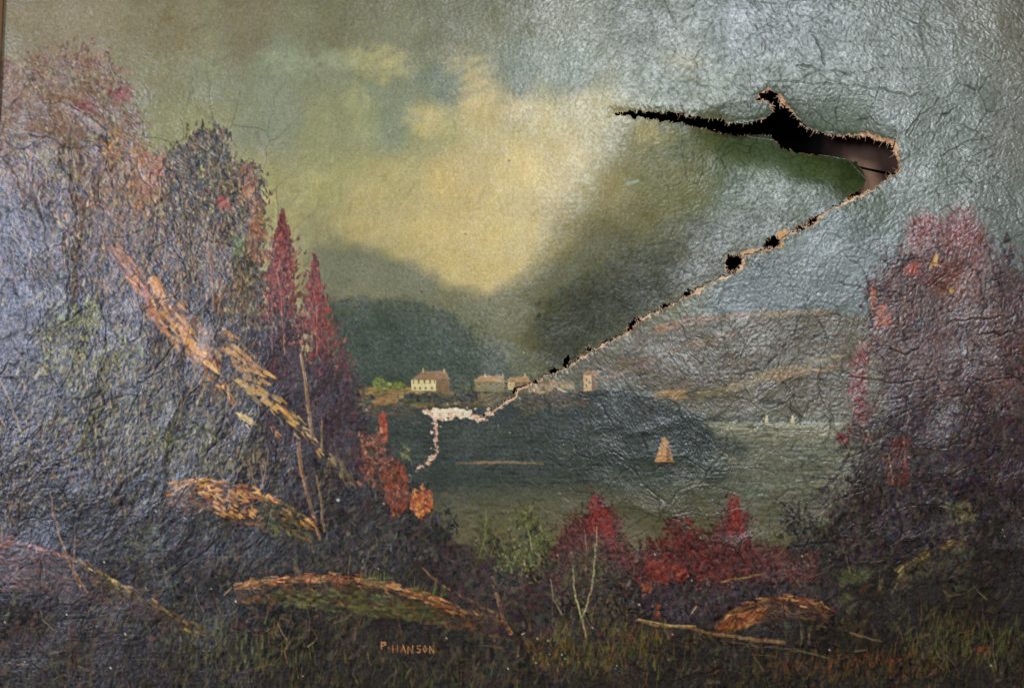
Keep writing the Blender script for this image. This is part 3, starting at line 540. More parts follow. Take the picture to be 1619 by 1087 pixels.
# --- right tree group
T7 = newlab("painted_tree", "large maroon painted tree with a red crown on the right")
polyc([(1380, 450), (1430, 425), (1560, 430), (1600, 440), (1700, 420), (1700, 800), (1480, 760), (1400, 640), (1378, 520)], (64, 44, 45), 14, 12, 18, 0.9, T7, 0.2)
polyc([(1440, 430), (1434, 385), (1445, 350), (1468, 336), (1490, 350), (1512, 332), (1536, 340), (1554, 378), (1556, 430)], (104, 58, 56), 10, 9, 10, 0.8, T7, 0.2)
foliage([(1380, 440), (1440, 400), (1530, 390), (1600, 400), (1660, 480), (1690, 700), (1500, 760), (1400, 640)], 2600, [(72, 50, 48), (60, 44, 46), (84, 60, 54), (52, 40, 44)], (3, 6), (5, 14), 90, 35, lab=T7, clump=140, cr=15, a=(0.4, 0.85), h=0.2)
foliage([(1440, 410), (1446, 362), (1466, 342), (1488, 356), (1510, 336), (1534, 346), (1552, 384), (1562, 430), (1540, 480), (1450, 470)], 2600, [(104, 60, 56), (114, 70, 64), (90, 54, 52), (88, 68, 62), (122, 78, 68), (74, 52, 50)], (1.2, 2.4), (3, 7), 90, 45, lab=T7, clump=90, cr=12, a=(0.3, 0.8))
foliage([(1450, 345), (1475, 338), (1470, 370), (1445, 380)], 130, [(124, 70, 62), (110, 60, 56)], (1.2, 2.4), (3, 7), 90, 45, lab=T7, clump=10, cr=7)
foliage([(1505, 335), (1535, 340), (1545, 380), (1505, 375)], 170, [(124, 70, 62), (110, 60, 56)], (1.2, 2.4), (3, 7), 90, 45, lab=T7, clump=10, cr=8)
foliage([(1376, 450), (1400, 430), (1430, 430), (1520, 440), (1600, 470), (1640, 600), (1500, 640), (1400, 560), (1376, 500)], 2600, [(84, 60, 54), (96, 70, 60), (68, 50, 50), (104, 80, 70), (60, 46, 48)], (1.4, 2.8), (3, 8), 90, 35, lab=T7, clump=120, cr=11, a=(0.3, 0.75))
foliage([(1376, 440), (1384, 460), (1385, 520), (1410, 510), (1400, 480), (1378, 490)], 120, [(150, 84, 60), (142, 92, 60), (130, 66, 56)], (1.4, 2.6), (3, 7), 90, 40, lab=T7)
foliage([(1430, 415), (1452, 415), (1450, 432), (1432, 432)], 40, [(150, 76, 56)], (1.4, 2.6), (3, 7), 90, 40, lab=T7)
foliage([(1480, 430), (1540, 420), (1540, 470), (1490, 465)], 160, [(86, 58, 44), (110, 66, 48)], (1.4, 2.6), (3, 8), 80, 30, lab=T7)
foliage([(1570, 440), (1600, 400), (1640, 430), (1680, 520), (1600, 500)], 420, [(82, 66, 64), (70, 56, 58)], (1.4, 3), (3, 8), 90, 40, lab=T7, clump=30, cr=12, a=(0.3, 0.7))
T8 = newlab("painted_shrub", "thin column of red painted leaves left of the large tree")
foliage([(1350, 545), (1368, 540), (1372, 600), (1386, 650), (1375, 700), (1350, 690), (1345, 640), (1348, 590)], 460, [(124, 58, 52), (108, 54, 48), (96, 60, 54), (80, 60, 54)], (1.4, 2.8), (3, 7), 90, 40, lab=T8, clump=34, cr=6)
foliage([(1322, 685), (1340, 685), (1342, 700), (1322, 700)], 30, [(140, 62, 54)], (1.3, 2.6), (3, 6), 90, 40)
foliage([(1345, 680), (1460, 640), (1560, 660), (1690, 640), (1690, 860), (1500, 860), (1330, 880), (1300, 820), (1340, 740)], 3400, [(52, 42, 46), (62, 50, 50), (44, 36, 40), (58, 52, 44), (70, 58, 54), (50, 46, 56)], (1.8, 4), (5, 14), 80, 40, clump=200, cr=16, a=(0.3, 0.8), h=0.2)
foliage([(1246, 850), (1250, 800), (1268, 782), (1290, 800), (1310, 870), (1250, 880)], 420, [(52, 50, 40), (44, 40, 40), (60, 54, 46)], (1.3, 2.8), (3, 8), 90, 35, clump=30, cr=9, a=(0.3, 0.75))
foliage([(1330, 700), (1380, 690), (1400, 860), (1300, 880)], 420, [(56, 46, 44), (66, 54, 48), (76, 72, 60)], (1.2, 2.6), (5, 14), 85, 18, clump=40, cr=12, a=(0.25, 0.65))
foliage([(1400, 690), (1440, 690), (1440, 770), (1400, 770)], 120, [(92, 52, 44), (76, 48, 42)], (1.5, 3), (3, 9), 90, 35)
stem("short split painted stem in the right thicket", [(1437, 655), (1434, 670), (1430, 680)], 1.2, 0.8, (146, 110, 84))
line([(1405, 720), (1412, 765)], 1.2, 1.0, (150, 112, 80), 0.85); line([(1428, 690), (1432, 740)], 1, 1, (140, 92, 66), 0.8); line([(1336, 745), (1350, 800), (1335, 830)], 0.9, 0.9, (96, 76, 60), 0.7)
line([(1484, 600), (1490, 620)], 0.9, 0.9, (170, 140, 110), 0.8); line([(1372, 680), (1380, 706)], .9, .7, (160, 130, 106), 0.8)
foliage([(1490, 795), (1530, 790), (1545, 820), (1500, 830)], 90, [(84, 80, 56), (110, 100, 76)], (1.2, 2.4), (3, 9), 40, 30)
# --- bottom grass
def grass(poly, n, pal, lo=8, hi=26):
    for x, y in pts_in(poly, n):
        x += rnd.gauss(0, 22); y += rnd.gauss(0, 14)
        L = rnd.uniform(lo, hi); th = math.radians(90 + rnd.gauss(-8, 17))
        dab(x, y, x + math.cos(th) * L, y - math.sin(th) * L, rnd.uniform(0.9, 1.8), 0.4, jit(rnd.choice(pal), 7), rnd.uniform(0.25, 0.75), 0.3, None, 1.4)
GR = [(72, 74, 46), (60, 60, 40), (86, 84, 52), (50, 48, 38)]
grass([(-60, 1000), (200, 970), (330, 980), (560, 1000), (800, 1040), (1100, 1020), (1400, 1040), (1690, 990), (1690, 1140), (-60, 1140)], 3000, [(54, 50, 38), (64, 60, 42), (46, 42, 36)])
grass([(270, 990), (340, 985), (420, 1010), (500, 1060), (300, 1060)], 260, GR + [(100, 100, 60)])
grass([(300, 1000), (600, 1040), (800, 1060), (800, 1130), (300, 1130)], 420, GR)
grass([(860, 1000), (960, 985), (1050, 1000), (1060, 1060), (840, 1060)], 420, [(96, 92, 46), (78, 76, 42), (116, 84, 48), (66, 62, 38)])
grass([(1430, 990), (1500, 985), (1619, 1000), (1619, 1060), (1440, 1060)], 300, [(92, 84, 48), (76, 70, 44), (80, 84, 50)])
grass([(1220, 1040), (1460, 1040), (1460, 1080), (1220, 1080)], 220, [(104, 72, 46), (80, 66, 44)])
for x, y in pts_in([(1320, 1035), (1450, 1035), (1440, 1050), (1320, 1052)], 46): dab(x, y, x + rnd.uniform(-2, 4), y - rnd.uniform(1, 4), 1.4, 0.8, jit((112, 66, 46), 12), 0.55, 0.3)
for x, y in pts_in([(1538, 1022), (1558, 1022), (1560, 1034), (1540, 1034)], 14): dab(x, y, x + 3, y - 3, 1.6, 0.9, jit((118, 66, 48), 12), 0.6, 0.3)
grass([(-60, 1000), (120, 990), (160, 1060), (-60, 1060)], 160, [(78, 56, 48), (60, 46, 42)])
foliage([(40, 880), (560, 880), (560, 1000), (300, 1010), (40, 1000)], 900, [(84, 76, 50), (20, 18, 17), (96, 74, 54), (64, 68, 42)], (0.8, 1.8), (4, 14), 60, 30, h=0.3, a=(0.2, 0.6), v=10)
grass([(400, 780), (560, 820), (560, 900), (420, 900)], 160, [(70, 70, 56), (56, 56, 50)], 5, 16)

TW = newlab("painted_twigs", "thin bare painted twigs and stalks across the dark foreground")
for k in range(150):
    if k % 3 == 0: x, y = rnd.uniform(0, 560), rnd.uniform(700, 1060)
    elif k % 3 == 1: x, y = rnd.uniform(560, 1300), rnd.uniform(900, 1070)
    else: x, y = rnd.uniform(1200, 1619), rnd.uniform(780, 1060)
    if 590 < x < 700 and 1000 < y < 1045: continue
    L = rnd.uniform(14, 52); th = math.radians(rnd.choice([75, 100, 120, 60, 20, 160]) + rnd.gauss(0, 12)); bend = rnd.gauss(0, 0.25)
    x1, y1 = x + math.cos(th) * L * 0.5, y - math.sin(th) * L * 0.5; x2, y2 = x1 + math.cos(th + bend) * L * 0.5, y1 - math.sin(th + bend) * L * 0.5
    c_ = rnd.choice([(112, 98, 72), (96, 76, 58), (128, 112, 84), (84, 80, 56), (110, 78, 56)])
    line([(x, y), (x1, y1), (x2, y2)], rnd.uniform(0.8, 1.3), 0.5, c_, rnd.uniform(0.35, 0.8), 0.4, TW, 0.4)
# --- signature
SG = newlab("painted_signature", "signature P. HANSON in thin orange capitals")
GL = {'P': [[(0, 1), (0, 0), (.7, .05), (.75, .4), (.1, .55)]], 'H': [[(0, 0), (0, 1)], [(.75, 0), (.7, 1)], [(0, .5), (.72, .5)]], 'A': [[(0, 1), (.4, 0), (.75, 1)], [(.15, .65), (.6, .65)]],
      'N': [[(0, 1), (.05, 0), (.65, 1), (.75, 0)]], 'S': [[(.7, .1), (.2, .05), (.1, .4), (.65, .6), (.6, .95), (.05, .95)]], 'O': [[(.35, .05), (.05, .5), (.35, 1), (.7, .5), (.35, .05)]], '.': [[(0, .95), (.12, 1)]]}
def glyph(ch, x, y, w_, h_):
    for st in GL[ch]:
        p = [(x + u * w_, y + v * h_ - u * 1.0) for u, v in st]
        for a_, b_ in zip(p[:-1], p[1:]): dab(a_[0], a_[1], b_[0], b_[1], rnd.uniform(0.7, 1.0), 0.7, jit((172, 116, 72), 10), rnd.uniform(0.75, 1), 0.5, SG, 1.0)
glyph('P', 603, 1015, 9, 10); glyph('.', 614, 1013, 8, 11); glyph('.', 614, 1013, 8, 11); glyph('P', 603, 1015, 9, 10)
for ch, x in zip("HANSON", (621, 633.5, 645, 659, 669, 679)): glyph(ch, x, 1020 if ch != 'N' else 1021, 10 if ch in 'HAN' else 8, 11)

# ================================================================== the tear
HOLES = [[(969, 178.5), (997, 177.5), (1034, 178), (1070, 178), (1083, 184), (1101, 184), (1115, 188), (1141, 189), (1151, 196), (1175, 197), (1198, 194), (1217, 185), (1224, 176), (1222, 163), (1213, 159), (1198, 156),
          (1206, 148), (1215, 142), (1224, 146), (1228, 155), (1234, 160), (1232, 166), (1244, 172), (1256, 182), (1261, 191), (1268, 200), (1283, 205), (1294, 212), (1320, 216), (1346, 217), (1371, 218), (1386, 223),
          (1401, 228), (1408, 230), (1413, 242), (1419, 255), (1421, 268), (1416, 273), (1405, 277), (1398, 286), (1379, 297), (1362, 305), (1370, 293), (1371, 284), (1366, 272), (1357, 257), (1342, 252), (1331, 247), (1309, 245),
          (1281, 242), (1257, 239), (1246, 235), (1233, 231), (1228, 222), (1221, 214), (1200, 211), (1175, 213), (1153, 212), (1133, 208), (1123, 203), (1093, 200), (1078, 194), (1056, 191), (1019, 186), (982, 181)],
         [(1149, 406), (1158, 404), (1170, 404), (1173, 415), (1168, 422), (1158, 428), (1151, 427), (1149, 418)],
         [(1206, 389), (1215, 377), (1231, 375), (1233, 388), (1216, 391)],
         [(1276, 354), (1283, 345), (1292, 341), (1289, 352), (1280, 357)], [(1255, 365), (1262, 357), (1272, 356), (1270, 361)],
         [(1076, 470), (1088, 459), (1098, 455), (1090, 467)], [(1042, 488), (1054, 480), (1060, 481), (1046, 490)],
         [(989, 524), (996, 511), (1012, 501), (1012, 506), (1004, 513), (996, 524)], [(928, 553), (929, 545), (936, 553), (930, 557)], [(890, 579), (892, 566), (900, 564), (899, 576), (893, 580)], [(844, 606), (846, 600), (850, 603), (848, 607)], [(868, 589), (876, 583), (880, 585)],
         [(1342, 312), (1360, 302), (1368, 303), (1350, 311)], [(811, 620), (814, 612), (817, 612), (813, 622)]]
TEAR = [(1379, 298), (1349, 310), (1330, 321), (1316, 327), (1300, 338), (1293, 345), (1281, 353), (1262, 362), (1246, 367), (1238, 374), (1230, 390), (1214, 393), (1195, 398), (1174, 403), (1172, 415), (1163, 428), (1145, 437),
        (1120, 447), (1103, 458), (1085, 467), (1062, 480), (1030, 494), (1012, 504), (1000, 516), (992, 525), (975, 532), (955, 543), (935, 555), (915, 566), (898, 578), (885, 585), (868, 590), (850, 602), (835, 607), (820, 614),
        (812, 625), (800, 632), (785, 645), (768, 655), (757, 661), (745, 656), (730, 653), (712, 654), (690, 655), (676, 651)]
BR = [(688, 655), (691, 680), (688, 700), (690, 716), (680, 728), (668, 735), (657, 744)]
FLAP = [(969, 178), (1200, 200), (1300, 228), (1376, 262), (1380, 297)] + TEAR[1:-4] + [(745, 655), (765, 530), (795, 455), (840, 385), (900, 290)]
CREASE = [(969, 178), (900, 290), (840, 385), (795, 455), (765, 530), (745, 655)]
ex = GX + vnoise(GX / 4.5, GY / 4.5, 71) * 2.0 + vnoise(GX / 2.2, GY / 2.2, 73) * 1.4
ey = GY + vnoise(GX / 4.5, GY / 4.5, 72) * 2.2 + vnoise(GX / 2.4, GY / 6, 74) * 2.6
hole = np.zeros((H, W), bool); dh = np.full((H, W), 99.0, f32)
for hp in HOLES:
    p = np.array(hp, float); s = sl(p[:, 0].min() - 30, p[:, 1].min() - 30, p[:, 0].max() + 30, p[:, 1].max() + 30)
    ins = inside(hp, ex[s], ey[s]); hole[s] |= ins
    dh[s] = np.minimum(dh[s], np.where(ins, 0, dline(hp, ex[s], ey[s], True)))
sT = sl(640, 270, 1410, 780)
dt = np.full((H, W), 99.0, f32)
tx = GX[sT] + vnoise(GX[sT] / 7, GY[sT] / 7, 75) * 3.0 + vnoise(GX[sT] / 3, GY[sT] / 3, 79) * 1.5; ty = GY[sT] + vnoise(GX[sT] / 7, GY[sT] / 7, 76) * 3.0 + vnoise(GX[sT] / 3, GY[sT] / 3, 78) * 1.5
dt[sT] = dline(TEAR, tx, ty)
db = np.full((H, W), 99.0, f32); db[sT] = dline(BR, tx, ty)
flap = inside(FLAP, GX, GY)
# side of the diagonal tear, wobbled the same way as its edge
fl2 = np.zeros((H, W), bool); fl2[sT] = inside(FLAP, tx, ty); fl2 = np.where(GY > 290, fl2, flap)
hole |= (dt < 0.9) & (GX > 760) & (vnoise(GX / 9, GY / 9, 77) > 0.45)
# bare ground and linen showing along the torn edges
crumb = fbm(GX, GY, 8, 8, 81, 3)
GROUND = newlab("exposed_ground", "pale pinkish chipped ground bared along the tear")
def bare(d, wid, c, lab=GROUND, h=-0.9, var=18, region=None):
    m = smooth(0.6, -0.6, d - wid)
    if region is not None: m = m * region
    col = np.asarray(c, f32) + crumb[..., None] * var + vnoise(GX / 2.6, GY / 2.6, 88)[..., None] * var * 0.6
    RGB[:] = RGB + (col - RGB) * m[..., None]
    HG[:] = HG * (1 - m) + h * m
    LAB[(m > 0.5)] = lab
lower = (~fl2).astype(f32)
wt = 2.6 + 2.2 * vnoise(GX / 14, GY / 14, 82) + 1.4 * vnoise(GX / 4, GY / 4, 83) + smooth(840, 740, GX) * 2.0
bare(dt, wt + 0.7, (222, 190, 162), region=lower)
bare(dt, wt * 0.35, (178, 138, 108), region=1 - lower)
fr = 2.2 + 2.6 * vnoise(GX / 9, GY / 9, 84) + 1.5 * vnoise(GX / 3, GY / 3, 85)
up = (~fl2).astype(f32)
upw = fr * (0.35 + 0.65 * smooth(1180, 1230, GX)) + smooth(1330, 1395, GX) * smooth(262, 225, GY) * 8 + np.exp(-((GX - 1237) ** 2 + (GY - 163) ** 2) / 90) * 9 + np.exp(-((GX - 1205) ** 2 + (GY - 150) ** 2) / 120) * 4
bare(dh, upw, (204, 162, 130), region=up, var=34)
bare(dh, fr * 0.8, (120, 88, 66), region=(1 - up) * smooth(1085, 1110, GX), var=22)
bare(db, 2.0 + 2.6 * vnoise(GX / 7, GY / 7, 86) + 1.2 * vnoise(GX / 3, GY / 3, 87), (206, 164, 144), var=34)
bare(dline([(676, 652), (700, 650), (716, 650), (738, 656)], tx, ty) if False else np.minimum(dt, dline([(676, 652), (690, 650), (700, 651), (716, 650), (738, 655)], GX, GY)), 3.6 * smooth(765, 735, GX) + 4.5 * crumb + 2 * vnoise(GX / 5, GY / 5, 152), (234, 210, 186), region=smooth(770, 735, GX))
s = sl(1165, 390, 1225, 412)
for pth, c, wd in (([(1174, 401), (1190, 397), (1205, 396), (1213, 393)], (220, 180, 132), 4), ([(1233, 372), (1240, 368)], (206, 152, 108), 6), ([(1236, 374), (1235, 390)], (214, 170, 128), 3), ([(1148, 404), (1148, 428)], (206, 176, 150), 1.6), ([(1173, 404), (1173, 424), (1160, 430)], (214, 184, 156), 2.4)):
    for a_, b_ in zip(pth[:-1], pth[1:]): dab(a_[0], a_[1], b_[0], b_[1], wd, wd, jit(c, 8), 0.9, -0.5, GROUND, 2.5)
# chips lost from the paint elsewhere
CH = newlab("exposed_ground", "bare chips where paint has flaked off the maroon tree")
polyc([(1478, 400), (1484, 402), (1481, 412), (1488, 421), (1478, 420), (1468, 425), (1472, 415)], (208, 168, 118), 1.5, 1.6, 5, 1, CH, -0.8)
polyc([(1503, 452), (1509, 458), (1506, 464), (1500, 460)], (176, 150, 100), 1.5, 1.5, 5, 0.9, CH, -0.6)
for _ in range(34):
    x = rnd.uniform(676, 775) if rnd.random() < 0.6 else rnd.uniform(660, 695); y = 655 + rnd.gauss(0, 6) if x > 695 else rnd.uniform(650, 745)
    if x <= 695: x = 689 + rnd.gauss(0, 5) - max(0, y - 715) * 0.9
    r_ = rnd.uniform(1.2, 3.6); polyc([(x + math.cos(q_) * r_ * rnd.uniform(0.4, 1.3), y + math.sin(q_) * r_ * rnd.uniform(0.4, 1.1)) for q_ in (0, 1.3, 2.4, 3.7, 5.0)], jit((220, 194, 168), 14), 1.0, 0.6, 3, 0.95, GROUND, -0.6)
for _ in range(70):       # tiny pin chips
    x = rnd.uniform(0, 1600); y = rnd.uniform(500, 1080); r_ = rnd.uniform(0.5, 1.2); dab(x, y, x + 1, y + 1, r_, r_, (186, 176, 158), 0.85, 0.2, None, 1)
for x, y, r_ in ((534, 790, 2.2), (666, 461, 1.6), (336, 172, 1.2), (330, 193, 1.2), (804, 254, 1.6), (1332, 447, 3.5), (1578, 97, 1.6), (735, 370, 1), (1010, 955, 1.5)):
    dab(x, y, x + 1, y, r_, r_, (196, 190, 170) if y > 780 else (70, 64, 50), 0.8, -0.3, None, 1.5)
dab(992, 291, 1010, 286, 2.5, 2.0, (150, 168, 150), 0.8, 0.4, None, 3); dab(1011, 214, 1012, 226, 0.7, 0.7, (190, 184, 150), .7, .2)  # the teal dab is a painted glint of glare on a dent

# the pigments' own strength, fuller in the dark passages
mean_ = RGB.mean(-1, keepdims=True); RGB[:] = np.clip(mean_ + (RGB - mean_) * (1.08 + 0.34 * smooth(120, 55, mean_)) * np.ones(3, f32), 3, 250) * np.array([1.0, 0.985, 0.95], f32)

def box(A, r):
    for ax in (0, 1):
        P_ = np.pad(A, [(r + 1, r) if q == ax else (0, 0) for q in range(A.ndim)], mode='edge'); C_ = np.cumsum(P_, axis=ax, dtype=np.float64)
        A = ((np.take(C_, range(2 * r + 1, C_.shape[ax]), axis=ax) - np.take(C_, range(0, C_.shape[ax] - 2 * r - 1), axis=ax)) / (2 * r + 1)).astype(f32)
    return A
bl = box(box(RGB, 5), 5); gain = 0.15 + 0.4 * smooth(600, 450, GX) * smooth(150, 300, GY) + 0.15 * smooth(800, 900, GY)
lm, lb_ = RGB.mean(-1), bl.mean(-1)
RGB[:] = np.clip(RGB * ((lm + (lm - lb_) * gain * (LAB != GROUND)) / np.maximum(lm, 4))[..., None], 4, 235)

# pits of dirt, weave-following grain
gr = vnoise(GX / 2.3, GY / 2.3, 91) * 0.5 + vnoise(GX / 1.9, GY / 5.5, 92) * 0.35 + fbm(GX, GY, 30, 30, 93, 3) * 0.35
RGB *= (1 + gr * 0.075)[..., None]
sp = vnoise(GX / 2.1, GY / 2.1, 94) * vnoise(GX / 3.3, GY / 3.3, 95)
RGB *= (1 + 0.28 * np.clip(sp - 0.25, -0.2, 1) * (1 - 0.6 * smooth(60, 150, RGB.mean(-1))))[..., None]

# ================================================================== relief
def bump_reg(x, y, rx, ry): return np.exp(-(((GX - x) / rx) ** 2 + ((GY - y) / ry) ** 2))
calm = np.clip(bump_reg(640, 280, 330, 330) * 1.1 + bump_reg(900, 330, 170, 170) * 0.7 + bump_reg(760, 760, 260, 190) * 0.55 + bump_reg(150, 20, 260, 90) * 0.7, 0, 1)
strong = 1 - calm * 0.9
leftw = smooth(560, 380, GX) * smooth(60, 240, GY); rightw = smooth(900, 1080, GX)
wxx = GX + fbm(GX, GY, 60, 60, 101, 3) * 14; wyy = GY + fbm(GX, GY, 60, 60, 105, 3) * 14
F1, FD, TL = worley(wxx, wyy, 46, 5)
Ga1, Ga2, Ga3 = worley(wxx + GY * 0.2, wyy * 0.9, 13, 6)
crack = np.exp(-(FD * 46 / 1.5) ** 2); crack2 = np.exp(-(Ga2 * 13 / 1.5) ** 2)
cup = F1 ** 2
big = (TL * 1.1 + cup * 1.3 - crack * 0.55)
fine = (Ga3 * 0.22 + Ga1 ** 2 * 0.3 - crack2 * 0.35)
# buckled ridges: steep arcs on the left, flat shelves on the right lower part
F3, F3D, T3 = worley(wxx * 1.1 + GY * 0.35, wyy * 0.62, 62, 8)
ridge = F3 ** 2 * 3.0 + T3 * 1.6 - np.exp(-(F3D * 62 / 1.6) ** 2) * 0.8
F4, F4D, T4 = worley(wxx * 0.55, wyy * 1.25, 60, 12)
shelf = F4 ** 2 * 2.6 + T4 * 1.3 - np.exp(-(F4D * 60 / 1.6) ** 2) * 0.7
lowright = smooth(520, 660, GY) * smooth(760, 1000, GX)
REL = HG * 0.3
REL += strong * (big * 0.4 * (1 - leftw * 0.6) + fine * (0.14 + 0.26 * rightw)) * (1 - 0.5 * smooth(780, 930, GY))
REL += (leftw * ridge * 0.42 + lowright * shelf * 0.5) * (1 - 0.6 * smooth(800, 930, GY))
peb = rng.normal(0, 0.075, GX.shape).astype(f32) + vnoise(wxx / 2.4, wyy / 2.4, 111) * 0.24 + vnoise(wxx / 4.3, wyy / 4.3, 114) * 0.09
vert = vnoise((GX + GY * 0.3) / 4.0, GY / 13, 116) * 0.10 + vnoise((GX + GY * 0.3) / 7, GY / 24, 117) * 0.05 + vnoise(wxx / 2.4, wyy / 3.4, 123) * 0.24 + rng.normal(0, 0.075, GX.shape).astype(f32)
vw = np.clip(leftw + bump_reg(900, 120, 200, 200), 0, 1)
REL += (peb * (1 - 0.6 * vw) + vert * vw) * (0.16 + 0.6 * strong) * (1 - 0.45 * smooth(760, 900, GY))
stripe = np.sin((GX * 0.52 + GY * 0.85 + fbm(GX, GY, 40, 40, 141, 3) * 16) / 3.4)
REL += stripe * 0.16 * np.clip(bump_reg(190, 790, 130, 75) + 0.5 * bump_reg(60, 690, 60, 60), 0, 1)
# slow waves of the slack canvas
REL += (fbm(GX, GY, 260, 240, 115, 3) * 4.0 + fbm(GX, GY, 75, 160, 118, 2) * 1.0) * (1 - 0.85 * np.clip(calm * 1.2 + bump_reg(760, 560, 300, 160), 0, 1))
# long hand-placed cracks
CR = [([(50, 213), (75, 215), (100, 226), (112, 240), (116, 265), (112, 300), (118, 335), (120, 372)], 3), ([(100, 370), (108, 420), (108, 505)], 3), ([(70, 160), (110, 165), (150, 190), (170, 205)], 2), ([(128, 220), (160, 228), (165, 250), (172, 275)], 2),
      ([(1430, 213), (1450, 190), (1478, 165), (1485, 158)], 1.6), ([(1480, 196), (1500, 178), (1515, 166)], 1.6), ([(1214, 128), (1300, 132), (1400, 138), (1440, 150), (1468, 152)], 1.4), ([(1284, 55), (1300, 80), (1304, 100)], 1.4),
      ([(1470, 255), (1520, 230), (1570, 215)], 1.3), ([(0, 590), (20, 575), (40, 560)], 2), ([(235, 600), (265, 560), (275, 548)], 2), ([(1514, 506), (1560, 505), (1605, 500)], 2.4), ([(1550, 527), (1600, 527)], 2),
      ([(1530, 600), (1570, 602), (1619, 600)], 2), ([(150, 1000), (160, 960), (163, 920)], 2), ([(60, 960), (110, 955), (145, 945)], 1.6), ([(235, 815), (150, 840), (110, 870)], 1.6), ([(1250, 868), (1310, 855), (1360, 850), (1384, 838), (1420, 810), (1434, 800)], 2.4),
      ([(1300, 870), (1350, 885), (1390, 880), (1430, 884)], 2), ([(1428, 785), (1450, 800), (1480, 804)], 2), ([(1385, 845), (1440, 880), (1455, 884)], 2), ([(1410, 550), (1432, 562), (1450, 550)], 1.8), ([(1340, 595), (1420, 605), (1480, 598)], 1.8),
      ([(1470, 155), (1440, 215)], 0.8), ([(1260, 100), (1340, 118), (1400, 110)], 1.0)]
ck = np.zeros((H, W), f32)
for pth, wd in CR:
    p = np.array(pth, float); s = sl(p[:, 0].min() - 20, p[:, 1].min() - 20, p[:, 0].max() + 20, p[:, 1].max() + 20)
    d = dline(pth, GX[s] + vnoise(GX[s] / 12, GY[s] / 12, 121) * 4, GY[s] + vnoise(GX[s] / 12, GY[s] / 12, 122) * 4)
    ck[s] = np.maximum(ck[s], np.exp(-(d / (wd * 0.6)) ** 2)); REL[s] += np.exp(-(d / (wd * 4)) ** 2) * wd * (0.4 if p[0, 0] < 200 and p[0, 1] < 450 else 0.10)
REL -= ck * (0.8 - 0.6 * smooth(560, 700, GY))
FS, FSD, _ = worley(wxx * 0.9, wyy + GX * 0.15, 24, 21)
dirt = np.clip(np.exp(-(FSD * 24 / 1.15) ** 2) * 0.5 * strong * rightw * smooth(-0.3, 0.5, fbm(GX, GY, 110, 110, 151, 2)) + np.exp(-(FD * 46 / 1.2) ** 2) * 0.75 * strong * (0.4 + 0.6 * rightw) * smooth(-0.5, 0.6, fbm(GX, GY, 90, 90, 131, 2)) + crack2 * 0.3 * strong * rightw + ck * 0.42 + np.exp(-(F3D * 62 / 1.3) ** 2) * leftw * 0.55 + np.exp(-(F4D * 60 / 1.3) ** 2) * lowright * 0.4, 0, 0.8)
dirt *= 1 - bump_reg(645, 1025, 60, 22)
RGB *= (1 - dirt * 0.5)[..., None]

# ---- depth of the slack flap and of the bent lips
dc = dline(CREASE, GX, GY)
slope = [(0, 0.0), (8, 0.06), (24, 0.10), (60, 0.18), (140, 0.165), (200, 0.13), (250, 0.035), (400, 0.0), (620, 0.0)]
u = np.arange(0, 620, 1.0); sv = np.interp(u, [a for a, _ in slope], [b for _, b in slope]); cum = np.cumsum(sv)
dfl = np.interp(dc, u, cum)
dep = np.where(fl2, dfl, 0).astype(f32)
topedge = [(1080, 196), (1150, 212), (1228, 222), (1280, 242), (1340, 252), (1370, 284)]
dep += np.where(fl2, 22 * np.clip(1 - dline(topedge, GX, GY) / 62, 0, 1) ** 2 * smooth(1090, 1180, GX), 0)
LIP1 = [(1090, 186), (1128, 164), (1170, 159), (1216, 159), (1226, 172), (1216, 188), (1150, 200)]
s = sl(1080, 150, 1235, 205)
dep[s] += np.where(inside(LIP1, GX[s], GY[s]) & ~fl2[s], np.clip(dline([(1090, 186), (1128, 164), (1170, 159), (1216, 159)], GX[s], GY[s]) / 30, 0, 1) * 4.5, 0)
LIP2 = [(1218, 131), (1262, 132), (1330, 138), (1390, 160), (1420, 200), (1412, 235), (1290, 212), (1250, 180), (1232, 160)]
s = sl(1200, 120, 1430, 250)
dep[s] += np.where(inside(LIP2, GX[s], GY[s]) & ~fl2[s], np.clip(dline(LIP2[:5], GX[s], GY[s]) / 70, 0, 1) ** 1.3 * 11, 0)
cave = np.clip(1 - dh / 12, 0, 1) * (~fl2); dep += cave * 1.5
REL = np.where(fl2, REL * 0.75, REL)

# small shift list of what is canvas on the flap
FLP = newlab("torn_flap", "sagging torn flap of canvas bent back from the tear")
LAB[(LAB == 0) & fl2] = FLP
LAB[(LAB == MOUNT) & fl2] = FLP

P = place(GX, GY, dep - REL)
gx_ = np.gradient(P, axis=1); gy_ = np.gradient(P, axis=0)
# keep normals one-sided across the cut
N = np.cross(gy_, gx_); N /= np.linalg.norm(N, axis=-1, keepdims=True) + 1e-12
if N[:, :, 1].mean() > 0: N = -N
edge = np.zeros((H, W), bool)
dd = np.abs(np.diff(dep, axis=1)) > 2.2; edge[:, 1:] |= dd; edge[:, :-1] |= dd
dd = np.abs(np.diff(dep, axis=0)) > 2.2; edge[1:, :] |= dd; edge[:-1, :] |= dd
N[edge] = (0, -1, 0)
fl_f = np.stack([fl2[:-1, :-1], fl2[:-1, 1:], fl2[1:, 1:], fl2[1:, :-1]])
dep_f = np.stack([dep[:-1, :-1], dep[:-1, 1:], dep[1:, 1:], dep[1:, :-1]])
cut = (hole[:-1, :-1] | hole[:-1, 1:] | hole[1:, 1:] | hole[1:, :-1]) | ((dep_f.max(0) - dep_f.min(0)) > 2.2)
flab = LAB[:-1, :-1].copy()
# tidy the partition: specks of a label too small to matter fall to their surroundings
for _ in range(2):
    A = [np.roll(np.roll(flab, i, 0), j, 1) for i in (-1, 0, 1) for j in (-1, 0, 1)]
    A = np.sort(np.stack(A), axis=0); flab = A[4]

